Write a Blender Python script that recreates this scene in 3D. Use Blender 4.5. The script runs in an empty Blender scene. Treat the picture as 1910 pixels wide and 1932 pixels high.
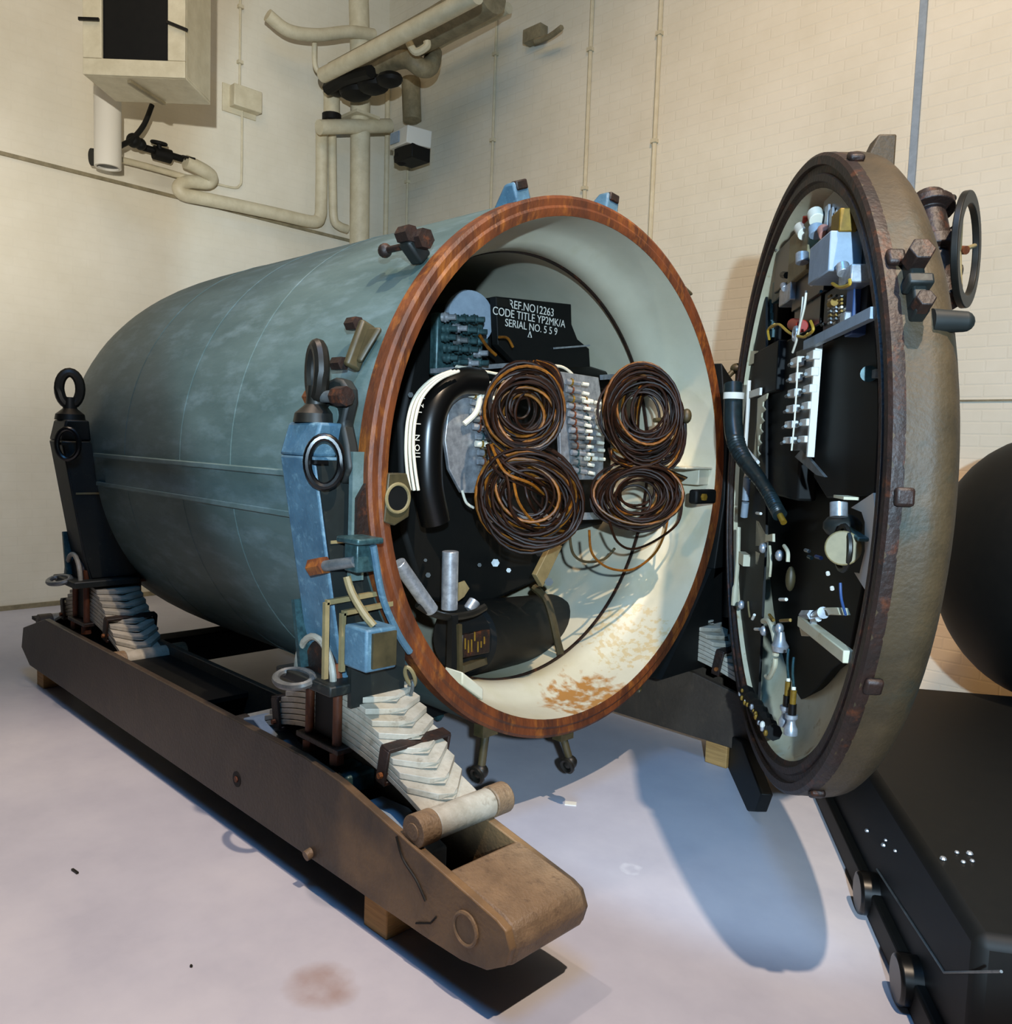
import bpy, bmesh, math, random
from mathutils import Vector, Matrix, noise
PI = math.pi
C = bpy.context.scene.collection
random.seed(7)
V = Vector
# ---------------------------------------------------------------- camera
H = 1.55
yaw, pitch, roll, FPX = math.radians(44.73480693), math.radians(4.63071414), math.radians(1.98878965), 1570.0
fw = V((-math.sin(yaw)*math.cos(pitch), math.cos(yaw)*math.cos(pitch), -math.sin(pitch)))
rt = fw.cross(V((0, 0, 1))).normalized(); up = rt.cross(fw)
rt, up = math.cos(roll)*rt + math.sin(roll)*up, -math.sin(roll)*rt + math.cos(roll)*up
cam = bpy.data.objects.new('camera', bpy.data.cameras.new('camera')); C.objects.link(cam)
M = Matrix.Identity(4)
for i in range(3):
    M[i][0], M[i][1], M[i][2] = rt[i], up[i], -fw[i]
M[2][3] = H
cam.matrix_world = M
cam.data.sensor_width = 36; cam.data.sensor_fit = 'HORIZONTAL'
cam.data.lens = 36*FPX/1910; cam.data.shift_y = 0; cam.data.clip_start = 0.02
bpy.context.scene.camera = cam
def at(px, py, ax, val):
    """point of the plane <axis ax> = val that the photo shows at pixel (px, py)"""
    d = fw + rt*((px-955)/FPX) - up*((py-966)/FPX); c = V((0, 0, H))
    return c + d*((val-c[ax])/d[ax])
# ---------------------------------------------------------------- light
sc = bpy.context.scene
sc.view_settings.view_transform = 'Standard'; sc.view_settings.look = 'None'
sc.view_settings.gamma = 1; sc.view_settings.use_curve_mapping = False
sc.view_settings.exposure = 0.0
w = bpy.data.worlds.new('world'); sc.world = w; w.use_nodes = True
w.node_tree.nodes['Background'].inputs[0].default_value = (0.30, 0.42, 0.62, 1)
w.node_tree.nodes['Background'].inputs[1].default_value = 0.02
def lamp(name, kind, loc, target, energy, color, size=0.05, angle=60, blend=0.2, sy=None):
    l = bpy.data.lights.new(name, kind); l.energy = energy; l.color = color
    if kind == 'AREA':
        l.size = size
        if sy: l.shape = 'RECTANGLE'; l.size_y = sy
    else: l.shadow_soft_size = size
    if kind == 'SPOT': l.spot_size = math.radians(angle); l.spot_blend = blend
    o = bpy.data.objects.new(name, l); C.objects.link(o); o.location = loc
    o.rotation_euler = (V(target)-V(loc)).to_track_quat('-Z', 'Y').to_euler()
    return o
lamp('tungsten_spotlight', 'SPOT', (0.9, 1.1, 6.5), (-1.35, 2.1, 0.3), 1850, (1.0, 0.79, 0.58), 0.05, 54, 0.45)
lamp('daylight_floodlight', 'SPOT', (0.9, -0.7, 2.0), (-2.2, 4.44, 2.5), 1150, (0.58, 0.80, 1.0), 0.04, 69, 0.12)
lamp('heater_spotlight', 'SPOT', (0.9, -0.7, 2.0), (-7.9, 2.5, 4.7), 1900, (1.0, 0.95, 0.86), 0.04, 42, 1.0)
lamp('daylight_fill', 'AREA', (-0.6, 0.2, 5.6), (-1.3, 2.0, 0.0), 110, (0.12, 0.46, 1.0), 1.3)
lamp('casing_fill', 'SPOT', (-1.6, -1.9, 3.2), (-2.75, 1.65, 2.55), 130, (0.80, 0.97, 0.97), 0.05, 34, 0.2)  # added lamp: lights the casing's side and leaves its rear dark
lamp('wall_spotlight', 'SPOT', (0.2, 0.6, 6.8), (-2.6, 5.8, 3.0), 1250, (1.0, 0.66, 0.34), 0.2, 62, 0.9)
lamp('left_wall_fill', 'SPOT', (-4.6, -1.0, 3.2), (-7.9, 1.7, 1.9), 430, (1.0, 0.96, 0.90), 0.2, 72, 1.0)  # unseen lamp added to brighten the lower left wall
lamp('ceiling_wash', 'AREA', (-4.0, 1.5, 7.3), (-6.4, 4.0, 2.0), 80, (1.0, 0.76, 0.48), 3.0)
lamp('aisle_fill', 'SPOT', (-3.4, 0.7, 7.0), (-3.0, 0.3, 0), 560, (1.0, 0.80, 0.68), 0.1, 50, 0.8)  # unseen overhead lamp added to brighten the floor at left
lamp('amber_wall_fill', 'SPOT', (-2.5, 4.9, 1.7), (-1.75, 5.85, 0.6), 45, (1.0, 0.45, 0.08), 0.1, 80, 0.8)  # hidden lamp added behind the lid to tint the wall amber
# ---------------------------------------------------------------- materials
def lin(h):
    h = h.lstrip('#'); o = []
    for i in (0, 2, 4):
        v = int(h[i:i+2], 16)/255; o.append(v/12.92 if v < .04045 else ((v+.055)/1.055)**2.4)
    return (*o, 1)
MATS = {}
def mat(name, c1, c2=None, rough=0.6, metal=0.0, scale=8, contrast=(0.35, 0.65), bump=0.0, bscale=60,
        c3=None, s3=3, k3=(0.55, 0.7), stretch=(1, 1, 1), spec=0.5):
    m = bpy.data.materials.new(name); m.use_nodes = True; MATS[name] = m
    nt = m.node_tree; N = nt.nodes; L = nt.links; b = N['Principled BSDF']
    b.inputs['Roughness'].default_value = rough; b.inputs['Metallic'].default_value = metal
    b.inputs['Specular IOR Level'].default_value = spec
    tc = N.new('ShaderNodeTexCoord'); mp = N.new('ShaderNodeMapping'); mp.inputs['Scale'].default_value = stretch
    L.new(tc.outputs['Object'], mp.inputs['Vector'])
    def nz(s, k, det=6):
        n = N.new('ShaderNodeTexNoise'); n.inputs['Scale'].default_value = s; n.inputs['Detail'].default_value = det
        n.inputs['Roughness'].default_value = 0.65
        L.new(mp.outputs[0], n.inputs['Vector']); r = N.new('ShaderNodeMapRange')
        r.inputs[1].default_value, r.inputs[2].default_value = k; L.new(n.outputs[0], r.inputs[0]); return r.outputs[0], n
    out = None
    if c2:
        f, _ = nz(scale, contrast); mx = N.new('ShaderNodeMix'); mx.data_type = 'RGBA'
        mx.inputs[6].default_value = lin(c1); mx.inputs[7].default_value = lin(c2); L.new(f, mx.inputs[0]); out = mx.outputs[2]
        if c3:
            f, _ = nz(s3, k3); m2 = N.new('ShaderNodeMix'); m2.data_type = 'RGBA'
            L.new(out, m2.inputs[6]); m2.inputs[7].default_value = lin(c3); L.new(f, m2.inputs[0]); out = m2.outputs[2]
        L.new(out, b.inputs['Base Color'])
    else: b.inputs['Base Color'].default_value = lin(c1)
    if bump:
        n = N.new('ShaderNodeTexNoise'); n.inputs['Scale'].default_value = bscale; n.inputs['Detail'].default_value = 4
        L.new(mp.outputs[0], n.inputs['Vector']); bp = N.new('ShaderNodeBump'); bp.inputs['Strength'].default_value = bump
        bp.inputs['Distance'].default_value = 0.01
        L.new(n.outputs[0], bp.inputs['Height']); L.new(bp.outputs[0], b.inputs['Normal'])
    m['nodes'] = 1
    return m
def stain(m, centre, radius, color, scale=14, thr=(0.45, 0.6), gain=1.0):
    """a stain with its own ragged outline on a material (object coordinates of world-built meshes)"""
    nt = m.node_tree; N = nt.nodes; L = nt.links; b = N['Principled BSDF']
    g = N.new('ShaderNodeNewGeometry'); d = N.new('ShaderNodeVectorMath'); d.operation = 'DISTANCE'
    d.inputs[1].default_value = centre; L.new(g.outputs['Position'], d.inputs[0])
    r = N.new('ShaderNodeMapRange'); r.inputs[1].default_value = radius; r.inputs[2].default_value = radius*.35
    L.new(d.outputs['Value'], r.inputs[0])
    n = N.new('ShaderNodeTexNoise'); n.inputs['Scale'].default_value = scale; n.inputs['Detail'].default_value = 8
    L.new(g.outputs['Position'], n.inputs['Vector'])
    mu = N.new('ShaderNodeMath'); mu.operation = 'MULTIPLY'; L.new(r.outputs[0], mu.inputs[0]); L.new(n.outputs[0], mu.inputs[1])
    r2 = N.new('ShaderNodeMapRange'); r2.inputs[1].default_value, r2.inputs[2].default_value = thr; r2.inputs[4].default_value = gain
    L.new(mu.outputs[0], r2.inputs[0])
    mx = N.new('ShaderNodeMix'); mx.data_type = 'RGBA'; L.new(r2.outputs[0], mx.inputs[0])
    old = b.inputs['Base Color']
    if old.is_linked: L.new(old.links[0].from_socket, mx.inputs[6])
    else: mx.inputs[6].default_value = old.default_value
    mx.inputs[7].default_value = lin(color); L.new(mx.outputs[2], old)
def brick(m, ax, strength=0.25):
    nt = m.node_tree; N = nt.nodes; L = nt.links; b = N['Principled BSDF']
    g = N.new('ShaderNodeNewGeometry'); s = N.new('ShaderNodeSeparateXYZ'); c = N.new('ShaderNodeCombineXYZ')
    L.new(g.outputs['Position'], s.inputs[0]); L.new(s.outputs[ax], c.inputs[0]); L.new(s.outputs[2], c.inputs[1])
    t = N.new('ShaderNodeTexBrick'); t.inputs['Scale'].default_value = 1; t.inputs['Brick Width'].default_value = 0.23
    t.inputs['Row Height'].default_value = 0.078; t.inputs['Mortar Size'].default_value = 0.008; t.inputs['Mortar Smooth'].default_value = 0.6
    t.inputs['Color1'].default_value = (1, 1, 1, 1); t.inputs['Color2'].default_value = (.93, .93, .93, 1); t.inputs['Mortar'].default_value = (0, 0, 0, 1)
    L.new(c.outputs[0], t.inputs['Vector'])
    bp = N.new('ShaderNodeBump'); bp.inputs['Strength'].default_value = strength; bp.inputs['Distance'].default_value = 0.012
    L.new(t.outputs[0], bp.inputs['Height']); L.new(bp.outputs[0], b.inputs['Normal'])
    old = b.inputs['Base Color']; mx = N.new('ShaderNodeMix'); mx.data_type = 'RGBA'; mx.blend_type = 'MULTIPLY'; mx.inputs[0].default_value = 0.018
    L.new(old.links[0].from_socket, mx.inputs[6]); L.new(t.outputs[0], mx.inputs[7]); L.new(mx.outputs[2], old)
mat('wall_paint', '#d8d2c0', '#cfc8b4', 0.75, scale=1.5, bump=0.15, bscale=40); brick(MATS['wall_paint'], 0, 0.22)
mat('wall_paint_left', '#d8d2c0', '#cfc8b4', 0.75, scale=1.5, bump=0.15, bscale=40); brick(MATS['wall_paint_left'], 1, 0.06)
mat('floor_paint', '#b2b1ba', '#a7a6b0', 0.45, scale=2.0, bump=0.05, bscale=30, c3='#bcbac0', s3=0.8, k3=(.45, .7))
mat('ceiling_paint', '#9a958a', rough=0.9)
mat('pipe_paint', '#cdc4a8', '#bdb396', 0.5, scale=9)
mat('duct_paint', '#8f8468', '#6f664e', 0.6, scale=9)
mat('dark_metal', '#14130f', '#1f1c16', 0.45, 0.3, scale=20)
mat('black_paint', '#080908', '#0d0d0b', 0.6, scale=20, spec=0.25)
mat('black_gloss', '#060606', rough=0.3)
mat('casing_paint', '#546764', '#3f5351', 0.55, scale=5, contrast=(.35, .7), bump=0.12, bscale=30, c3='#66797a', s3=11, k3=(.5, .75), stretch=(.35, 1, 1))
mat('casing_blue', '#4f6f80', '#3d5c6e', 0.5, scale=12, bump=0.15, bscale=90, c3='#6f8f9b', s3=30, k3=(.55, .75))
mat('casing_dark', '#171d1b', '#0f1412', 0.55, scale=9, c3='#33342b', s3=22, k3=(.6, .75))
mat('lid_paint', '#463721', '#352a18', 0.6, scale=7, bump=0.2, bscale=80, c3='#24302a', s3=4, k3=(.55, .75))
mat('rust', '#6a3410', '#3c1b09', 0.6, scale=10, bump=0.3, bscale=60, c3='#8f5218', s3=18, k3=(.52, .72), stretch=(1, 1, .35))
mat('rust_dark', '#26130a', '#150c07', 0.55, scale=14, bump=0.3, bscale=60, c3='#54290f', s3=18, k3=(.56, .72))
mat('liner_cream', '#c3bea8', '#b9b49e', 0.38, scale=3, c3='#b3ac8c', s3=2.2, k3=(.5, .75))
mat('lid_cream', '#c8c2a8', '#b6ae90', 0.5, scale=5, c3='#8a6a38', s3=14, k3=(.6, .75))
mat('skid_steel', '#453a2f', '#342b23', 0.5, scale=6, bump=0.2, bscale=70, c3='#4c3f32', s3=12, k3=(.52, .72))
mat('skid_tan', '#80694f', '#6c5842', 0.55, scale=14, bump=0.35, bscale=120, c3='#5c4a38', s3=30, k3=(.55, .72))
mat('spring_steel', '#a8a294', '#918a7a', 0.5, scale=14, bump=0.15, bscale=80, c3='#6f6656', s3=20, k3=(.58, .74))
mat('wood', '#b88c52', '#9a7240', 0.7, scale=5, stretch=(1, 1, 12), bump=0.2, bscale=20)
mat('bare_metal', '#b8bcc0', '#8d9196', 0.35, 0.6, scale=30)
mat('dull_metal', '#7c8080', '#5a5f60', 0.45, 0.5, scale=20)
mat('grey_paint', '#8d9ba8', '#7f8d99', 0.5, scale=20)
mat('teal_part', '#3c5a5c', '#22383a', 0.4, 0.3, scale=40)
mat('tan_part', '#857651', '#716342', 0.55, scale=12)
mat('brass', '#8a6a1c', '#6e5214', 0.5, 0.3, scale=30)
mat('yellow_wire', '#b08a2a', rough=0.5)
mat('brown_cable', '#2a1407', '#160a04', 0.45, scale=30, spec=0.18)
mat('amber_cable', '#8a5516', '#55300a', 0.4, scale=30, spec=0.25)
mat('white_sleeve', '#dcd6c2', rough=0.5)
mat('red_part', '#9a2410', rough=0.45)
mat('rubber_hose', '#1d2a2c', '#141c1d', 0.35, scale=40)
mat('white_label', '#d8d4c8', rough=0.6)
mat('olive_steel', '#463c24', '#302a17', 0.5, scale=12)
mat('pink_part', '#b07868', rough=0.5)
mat('blue_part', '#2a4470', rough=0.5)
stain(MATS['liner_cream'], (-2.27, 2.86, 0.40), 0.42, '#9a6414', 22, (0.38, 0.55), 0.9)
stain(MATS['skid_steel'], (-1.75, 1.5, 0.16), 0.95, '#8a6c48', 5, (0.30, 0.62), 0.75)  # tan scuffs; the lighter front end under the key is painted in too
stain(MATS['liner_cream'], (-2.4, 3.3, 0.60), 0.5, '#b0904c', 34, (0.47, 0.58), 0.5)
stain(MATS['floor_paint'], at(610, 1860, 2, 0), 0.16, '#8a6a58', 4, (0.2, 0.5), 0.8)
stain(MATS['floor_paint'], at(1190, 1640, 2, 0), 0.10, '#d8dade', 9, (0.45, 0.6), 0.5)
# ---------------------------------------------------------------- mesh helpers
def BM(): return bmesh.new()
def frame(d):
    d = V(d).normalized(); a = V((0, 0, 1)) if abs(d.z) < .9 else V((1, 0, 0))
    x = a.cross(d).normalized(); return x, d.cross(x), d
def box(bm, c, s, ax=None):
    """box at centre c with size s along axes ax"""
    ax = ax or (V((1, 0, 0)), V((0, 1, 0)), V((0, 0, 1))); c = V(c)
    vs = [bm.verts.new(c + ax[0]*(i*s[0]/2) + ax[1]*(j*s[1]/2) + ax[2]*(k*s[2]/2)) for i in (-1, 1) for j in (-1, 1) for k in (-1, 1)]
    for f in ((0, 1, 3, 2), (4, 6, 7, 5), (0, 4, 5, 1), (2, 3, 7, 6), (0, 2, 6, 4), (1, 5, 7, 3)): bm.faces.new([vs[i] for i in f])
    return bm
def bar(bm, a, b, w, h, upv=(0, 0, 1)):
    a, b = V(a), V(b); d = (b-a).normalized(); s = d.cross(V(upv))
    s = s.normalized() if s.length > 1e-4 else frame(d)[0]; t = s.cross(d)
    return box(bm, (a+b)/2, ((b-a).length, w, h), (d, s, t))
def prism(bm, pts, ext):
    """solid from a planar outline pushed along ext"""
    a = [bm.verts.new(V(p)) for p in pts]; b = [bm.verts.new(V(p)+V(ext)) for p in pts]; n = len(pts)
    bm.faces.new(a[::-1]); bm.faces.new(b)
    for i in range(n): bm.faces.new((a[i], a[(i+1) % n], b[(i+1) % n], b[i]))
    return bm
def lathe(bm, prof, c, axis, seg=48, a0=0, a1=2*PI, closed_prof=False):
    """prof: list of (along, radius) turned about axis through c"""
    x, y, d = frame(axis); c = V(c); full = abs(a1-a0-2*PI) < 1e-6; n = seg if full else seg+1; R = []
    for (t, r) in prof:
        if r < 1e-6: R.append([bm.verts.new(c+d*t)]); continue
        R.append([bm.verts.new(c+d*t+(x*math.cos(a0+(a1-a0)*i/seg)+y*math.sin(a0+(a1-a0)*i/seg))*r) for i in range(n)])
    P = list(zip(R, R[1:])) + ([(R[-1], R[0])] if closed_prof else [])
    for A, B in P:
        for i in range(n if full else n-1):
            j = (i+1) % n
            if len(A) == 1 and len(B) == 1: continue
            if len(A) == 1: bm.faces.new((A[0], B[i], B[j]))
            elif len(B) == 1: bm.faces.new((A[i], B[0], A[j]))
            else: bm.faces.new((A[i], B[i], B[j], A[j]))
    return bm
def rod(bm, a, b, r, r2=None, seg=16):
    a, b = V(a), V(b); L = (b-a).length; r2 = r if r2 is None else r2
    return lathe(bm, [(0, 0), (0, r), (L, r2), (L, 0)], a, b-a, seg)
def hexbolt(bm, a, b, r): return rod(bm, a, b, r, seg=6)
def ball(bm, c, r, s=(1, 1, 1), seg=16):
    n = seg//2; x, y, z = V((s[0], 0, 0)), V((0, s[1], 0)), V((0, 0, s[2])); c = V(c); R = []
    for i in range(n+1):
        t = PI*i/n; rr = math.sin(t)*r
        R.append([bm.verts.new(c+z*(math.cos(t)*r))] if i in (0, n) else [bm.verts.new(c+(x*math.cos(2*PI*j/seg)+y*math.sin(2*PI*j/seg))*rr+z*(math.cos(t)*r)) for j in range(seg)])
    for A, B in zip(R, R[1:]):
        for i in range(seg):
            j = (i+1) % seg
            if len(A) == 1: bm.faces.new((A[0], B[i], B[j]))
            elif len(B) == 1: bm.faces.new((A[i], B[0], A[j]))
            else: bm.faces.new((A[i], B[i], B[j], A[j]))
    return bm
def smooth_path(pts, k=6):
    P = [V(p) for p in pts]; n = len(P)
    if n < 3: return P
    out = []
    for i in range(n-1):
        p0, p1, p2, p3 = P[max(i-1, 0)], P[i], P[i+1], P[min(i+2, n-1)]
        for j in range(k):
            t = j/k; out.append(0.5*((2*p1)+(-p0+p2)*t+(2*p0-5*p1+4*p2-p3)*t*t+(-p0+3*p1-3*p2+p3)*t**3))
    out.append(P[-1]); return out
def tube(bm, pts, r, seg=8, k=6, smooth=True, closed=False, rf=None):
    P = smooth_path(pts, k) if smooth else [V(p) for p in pts]
    n = len(P); prev = None; R = []
    for i, p in enumerate(P):
        d = (P[(i+1) % n]-P[i-1]) if closed else (P[min(i+1, n-1)]-P[max(i-1, 0)])
        d = d.normalized() if d.length > 1e-9 else V((0, 0, 1))
        if prev is None: x = frame(d)[0]
        else:
            x = prev - d*prev.dot(d); x = x.normalized() if x.length > 1e-6 else frame(d)[0]
        prev = x; y = d.cross(x); rr = rf(i/(n-1), r) if rf else r
        R.append([bm.verts.new(p+(x*math.cos(2*PI*j/seg)+y*math.sin(2*PI*j/seg))*rr) for j in range(seg)])
    for A, B in list(zip(R, R[1:])) + ([(R[-1], R[0])] if closed else []):
        for i in range(seg): bm.faces.new((A[i], B[i], B[(i+1) % seg], A[(i+1) % seg]))
    if not closed: bm.faces.new(R[0][::-1]); bm.faces.new(R[-1])
    return bm
def ring(bm, c, axis, R, r, n=32, seg=10, a0=0, a1=2*PI):
    x, y, d = frame(axis); c = V(c); full = a1-a0 >= 2*PI-1e-6
    pts = [c+(x*math.cos(a0+(a1-a0)*i/n)+y*math.sin(a0+(a1-a0)*i/n))*R for i in range(n if full else n+1)]
    return tube(bm, pts, r, seg, smooth=False, closed=full)
def finish(bm, name, m, parent=None, origin=None, bevel=0, sharp=35):
    bmesh.ops.recalc_face_normals(bm, faces=bm.faces)
    org = V(parent["org"]) if parent is not None else V(origin or (0, 0, 0))
    bmesh.ops.translate(bm, verts=bm.verts, vec=-org)
    for f in bm.faces: f.smooth = True
    for e in bm.edges:
        if len(e.link_faces) == 2 and e.calc_face_angle(0) > math.radians(sharp): e.smooth = False
    me = bpy.data.meshes.new(name); bm.to_mesh(me); bm.free(); me.materials.append(MATS[m])
    o = bpy.data.objects.new(name, me); C.objects.link(o); o['org'] = tuple(org)
    if parent is not None: o.parent = parent
    else: o.location = org
    if bevel:
        b = o.modifiers.new('bevel', 'BEVEL'); b.width = bevel; b.segments = 2; b.limit_method = 'ANGLE'; b.angle_limit = math.radians(40)
        b.harden_normals = False
    return o
def thing(name, label, cat, loc, group=None):
    o = bpy.data.objects.new(name, None); C.objects.link(o); o.location = loc; o.empty_display_size = .1
    o['label'] = label; o['category'] = cat; o['org'] = tuple(V(loc))
    if group: o['group'] = group
    return o
def solo(bm, name, m, label, cat, origin=None, group=None, bevel=0, kind=None):
    if origin is None:
        bm.verts.ensure_lookup_table(); n = len(bm.verts); s = V((0, 0, 0))
        for v in bm.verts: s += v.co
        origin = s/n
    o = finish(bm, name, m, None, origin, bevel); o['label'] = label; o['category'] = cat
    if group: o['group'] = group
    if kind: o['kind'] = kind
    return o
def part(name, m, parent, bm, bevel=0, label=None, kind=None):
    o = finish(bm, name, m, parent, None, bevel)
    if label: o['label'] = label
    if kind: o['kind'] = kind
    return o
def struct(name, m, bm):
    o = finish(bm, name, m, None, (0, 0, 0)); o['kind'] = 'structure'; return o
def lettering(name, body, m, parent, loc, xdir, ydir, size, align='CENTER'):
    """flat painted characters as a mesh, part of <parent>"""
    cu = bpy.data.curves.new(name, 'FONT'); cu.body = body; cu.size = size; cu.align_x = align; cu.extrude = 0.0004
    t = bpy.data.objects.new(name, cu); C.objects.link(t); bpy.context.view_layer.update()
    me = bpy.data.meshes.new_from_object(t.evaluated_get(bpy.context.evaluated_depsgraph_get()))
    C.objects.unlink(t); bpy.data.objects.remove(t)
    x = V(xdir).normalized(); z = x.cross(V(ydir)).normalized(); y = z.cross(x)
    R = Matrix((x, y, z)).transposed().to_4x4(); R.translation = V(loc)-V(parent['org'])
    me.transform(R); me.materials.clear(); me.materials.append(MATS[m])
    o = bpy.data.objects.new(name, me); C.objects.link(o); o.parent = parent; o['org'] = tuple(parent['org'])
    return o
# ================================================================ the room
XL, YR = -7.9, 5.85
struct('floor', 'floor_paint', box(BM(), (-2.5, 1.0, -0.05), (11.0, 9.9, 0.1)))
struct('wall_left', 'wall_paint_left', box(BM(), (XL-0.1, 1.0, 3.9), (0.2, 9.9, 7.8)))
struct('wall_right', 'wall_paint', box(BM(), (-2.5, YR+0.1, 3.9), (11.0, 0.2, 7.8)))
struct('ceiling', 'ceiling_paint', box(BM(), (-2.5, 1.0, 7.9), (11.0, 9.9, 0.1)))
bm = BM(); bar(bm, (XL+.012, -3.5, 3.845-.01), (XL+.012, 5.84, 3.72), .02, .03); struct('trim_1', 'duct_paint', bm)
bm = BM(); box(bm, (XL+.01, 1.0, .02), (.02, 9.7, .04)); struct('baseboard_left', 'duct_paint', bm)
bm = BM(); bar(bm, (-2.2, YR-.005, 1.93), (2.9, YR-.005, 1.93), .01, .012); struct('trim_2', 'duct_paint', bm)

# ================================================================ services on the left wall
def lw(px, py, off=0.0): return at(px, py, 0, XL+off)
zb = 4.0
G_, F_r = at(160, 143, 2, zb), at(352, 150, 2, zb); K_ = at(397, 198, 2, zb)
hw_ = (F_r-G_); wd = hw_.length; wx = hw_.normalized(); dd = (K_-F_r); dp = dd.length; dx_ = dd.normalized(); hu = V((0, 0, 1)); Ht = 1.1; hc = (G_+K_)/2
HA = (wx, dx_, hu)
t = thing('unit_heater', 'boxy beige wall unit with a black front opening, mounted high on the left wall', 'heater', hc)
bm = BM(); box(bm, hc+hu*.01, (wd, dp, .02), HA); box(bm, hc+hu*(Ht-.01), (wd, dp, .02), HA)
for e_ in (-1, 1): box(bm, hc+wx*(e_*(wd/2-.01))+hu*(Ht/2), (.02, dp, Ht-.042), HA)
box(bm, hc+dx_*(dp/2-.01)+hu*(Ht/2), (wd-.042, .02, Ht-.042), HA); part('housing', 'pipe_paint', t, bm, .003)
f0 = hc-dx_*(dp/2+.013)
bm = BM(); box(bm, f0+hu*.055, (wd, .025, .11), HA); part('front_frame', 'pipe_paint', t, bm, .003)
bm = BM(); box(bm, f0+wx*(wd/2-.06)+hu*(Ht/2+.056), (.12, .025, Ht-.113), HA); part('front_frame', 'pipe_paint', t, bm, .003)
bm = BM(); box(bm, f0-wx*(wd/2-.065)+hu*(Ht/2+.056), (.13, .025, Ht-.113), HA); part('front_frame', 'pipe_paint', t, bm, .003)
bm = BM(); box(bm, hc-dx_*(dp/2-.03)+hu*(Ht/2), (wd-.05, .02, Ht-.05), HA); part('opening', 'black_paint', t, bm)
for k in range(2):
    for e_ in (-1, 1):
        bm = BM(); q = f0+wx*(e_*(wd/2-.05))+hu*(.36+k*.4)-dx_*.025; bar(bm, q-wx*.07, q+wx*.07-hu*(.05*(e_ > 0)), .018, .02); part('louvre_pin', 'dark_metal', t, bm)
bm = BM(); bar(bm, hc-wx*.06-dx_*(dp/2-.03)-hu*.014, hc+wx*.02+dx_*(dp/2-.03)-hu*.014, .03, .02); part('brace', 'duct_paint', t, bm)
bm = BM(); q = hc+dx_*(dp/2)+hu*(Ht-.05)
for s_ in (-.25, .25): bar(bm, V((XL, (q+wx*s_).y+.2, q.z)), q+wx*s_, .05, .05)
part('wall_bracket', 'pipe_paint', t, bm)
# spotlight tube beneath it
a, b = at(203, 170, 0, XL+.45), at(210, 318, 0, XL+.45); b.x = a.x; b.y = a.y
t = thing('spotlight_tube', 'white hanging cylindrical spotlight under the left end of the beige wall unit', 'lamp', b)
bm = BM(); lathe(bm, [(0, .085), (.0, .105), ((a-b).length, .105), ((a-b).length, 0)], b, a-b, 28); part('shade', 'white_label', t, bm)
bm = BM(); rod(bm, b+V((0, 0, .02)), b+V((0, 0, .05)), .09, seg=24); part('lens', 'black_gloss', t, bm)
bm = BM(); tube(bm, [at(228, 275, 0, XL+.42), at(250, 262, 0, XL+.42), at(272, 235, 0, XL+.42), at(287, 198, 0, XL+.42)], .022, 8)
rod(bm, a, a+V((-.1, 0, .12)), .03); rod(bm, at(245, 266, 0, XL+.40), V((XL, at(245, 266, 0, XL+.40).y, at(245, 266, 0, XL+.40).z)), .02); part('bracket', 'black_paint', t, bm)
bm = BM(); ball(bm, at(252, 265, 0, XL+.38), .06); ball(bm, at(265, 272, 0, XL+.35), .05); part('clamp', 'black_paint', t, bm)
# stop valve on the lagged pipe
t = thing('stop_valve', 'black valve with a handwheel on the small pipe of the left wall', 'valve', at(303, 290, 0, XL+.25))
bm = BM(); rod(bm, at(270, 278, 0, XL+.2), at(345, 300, 0, XL+.2), .03); rod(bm, at(290, 287, 0, XL+.2), at(322, 296, 0, XL+.2), .06); part('body', 'black_paint', t, bm)
bm = BM(); c = at(300, 270, 0, XL+.25); ring(bm, c, (0.2, 0, 1), .06, .014); rod(bm, c, at(302, 290, 0, XL+.22), .02); bar(bm, c-V((0, .06, 0)), c+V((0, .06, 0)), .012, .012); part('handwheel', 'black_paint', t, bm)
bm = BM(); tube(bm, [at(352, 318, 0, XL+.2), at(350, 298, 0, XL+.26), at(345, 295, 0, XL+.3), at(368, 300, 0, XL+.3)], .012, 6); part('lever', 'dark_metal', t, bm)
# pipes of the left wall
def pipe(pts, r, label, m='pipe_paint', name='pipe', cat='pipe', group=None, clips=()):
    t = thing(name, label, cat, pts[0], group)
    bm = BM(); tube(bm, pts, r, 16, smooth=False) if len(pts) == 2 else tube(bm, pts, r, 16, 5); part('run', m, t, bm)
    for c in clips:
        b_ = BM(); box(b_, c, (r*2.8, r*2.8, .03)); part('clip', m, t, b_)
    return t
o = .14
bm = pipe([lw(168, 291, o), lw(230, 302, o), lw(300, 320, o), lw(355, 336, o)], .028, 'thin pipe running beneath the black valve on the left wall')
pipe([lw(350, 305, o+.12), lw(378, 318, o+.1), lw(398, 332, o+.05), lw(392, 345, o), lw(356, 343, o), lw(338, 352, o), lw(345, 366, o), lw(380, 374, o), lw(440, 386, o), lw(520, 403, o), lw(590, 418, o), lw(604, 408, o), lw(606, 380, o), lw(607, 320, o), lw(607, 246, o)], .062, 'fat lagged pipe doubling back under the valve, then climbing the left wall near the corner', clips=[V((XL+.10, lw(450, 388, o).y, lw(450, 388, o).z)), V((XL+.10, lw(560, 411, o).y, lw(560, 411, o).z))])
pipe([lw(172, 296, .26), lw(186, 298, .26)], .07, 'short black open-ended pipe stub behind the white spotlight tube', 'black_paint')
pipe([lw(655, 432, o), lw(640, 426, o), lw(630, 412, o), lw(628, 360, o), lw(627, 256, o)], .045, 'slimmer vertical pipe with a bottom elbow, beside the corner downpipe')
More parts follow.
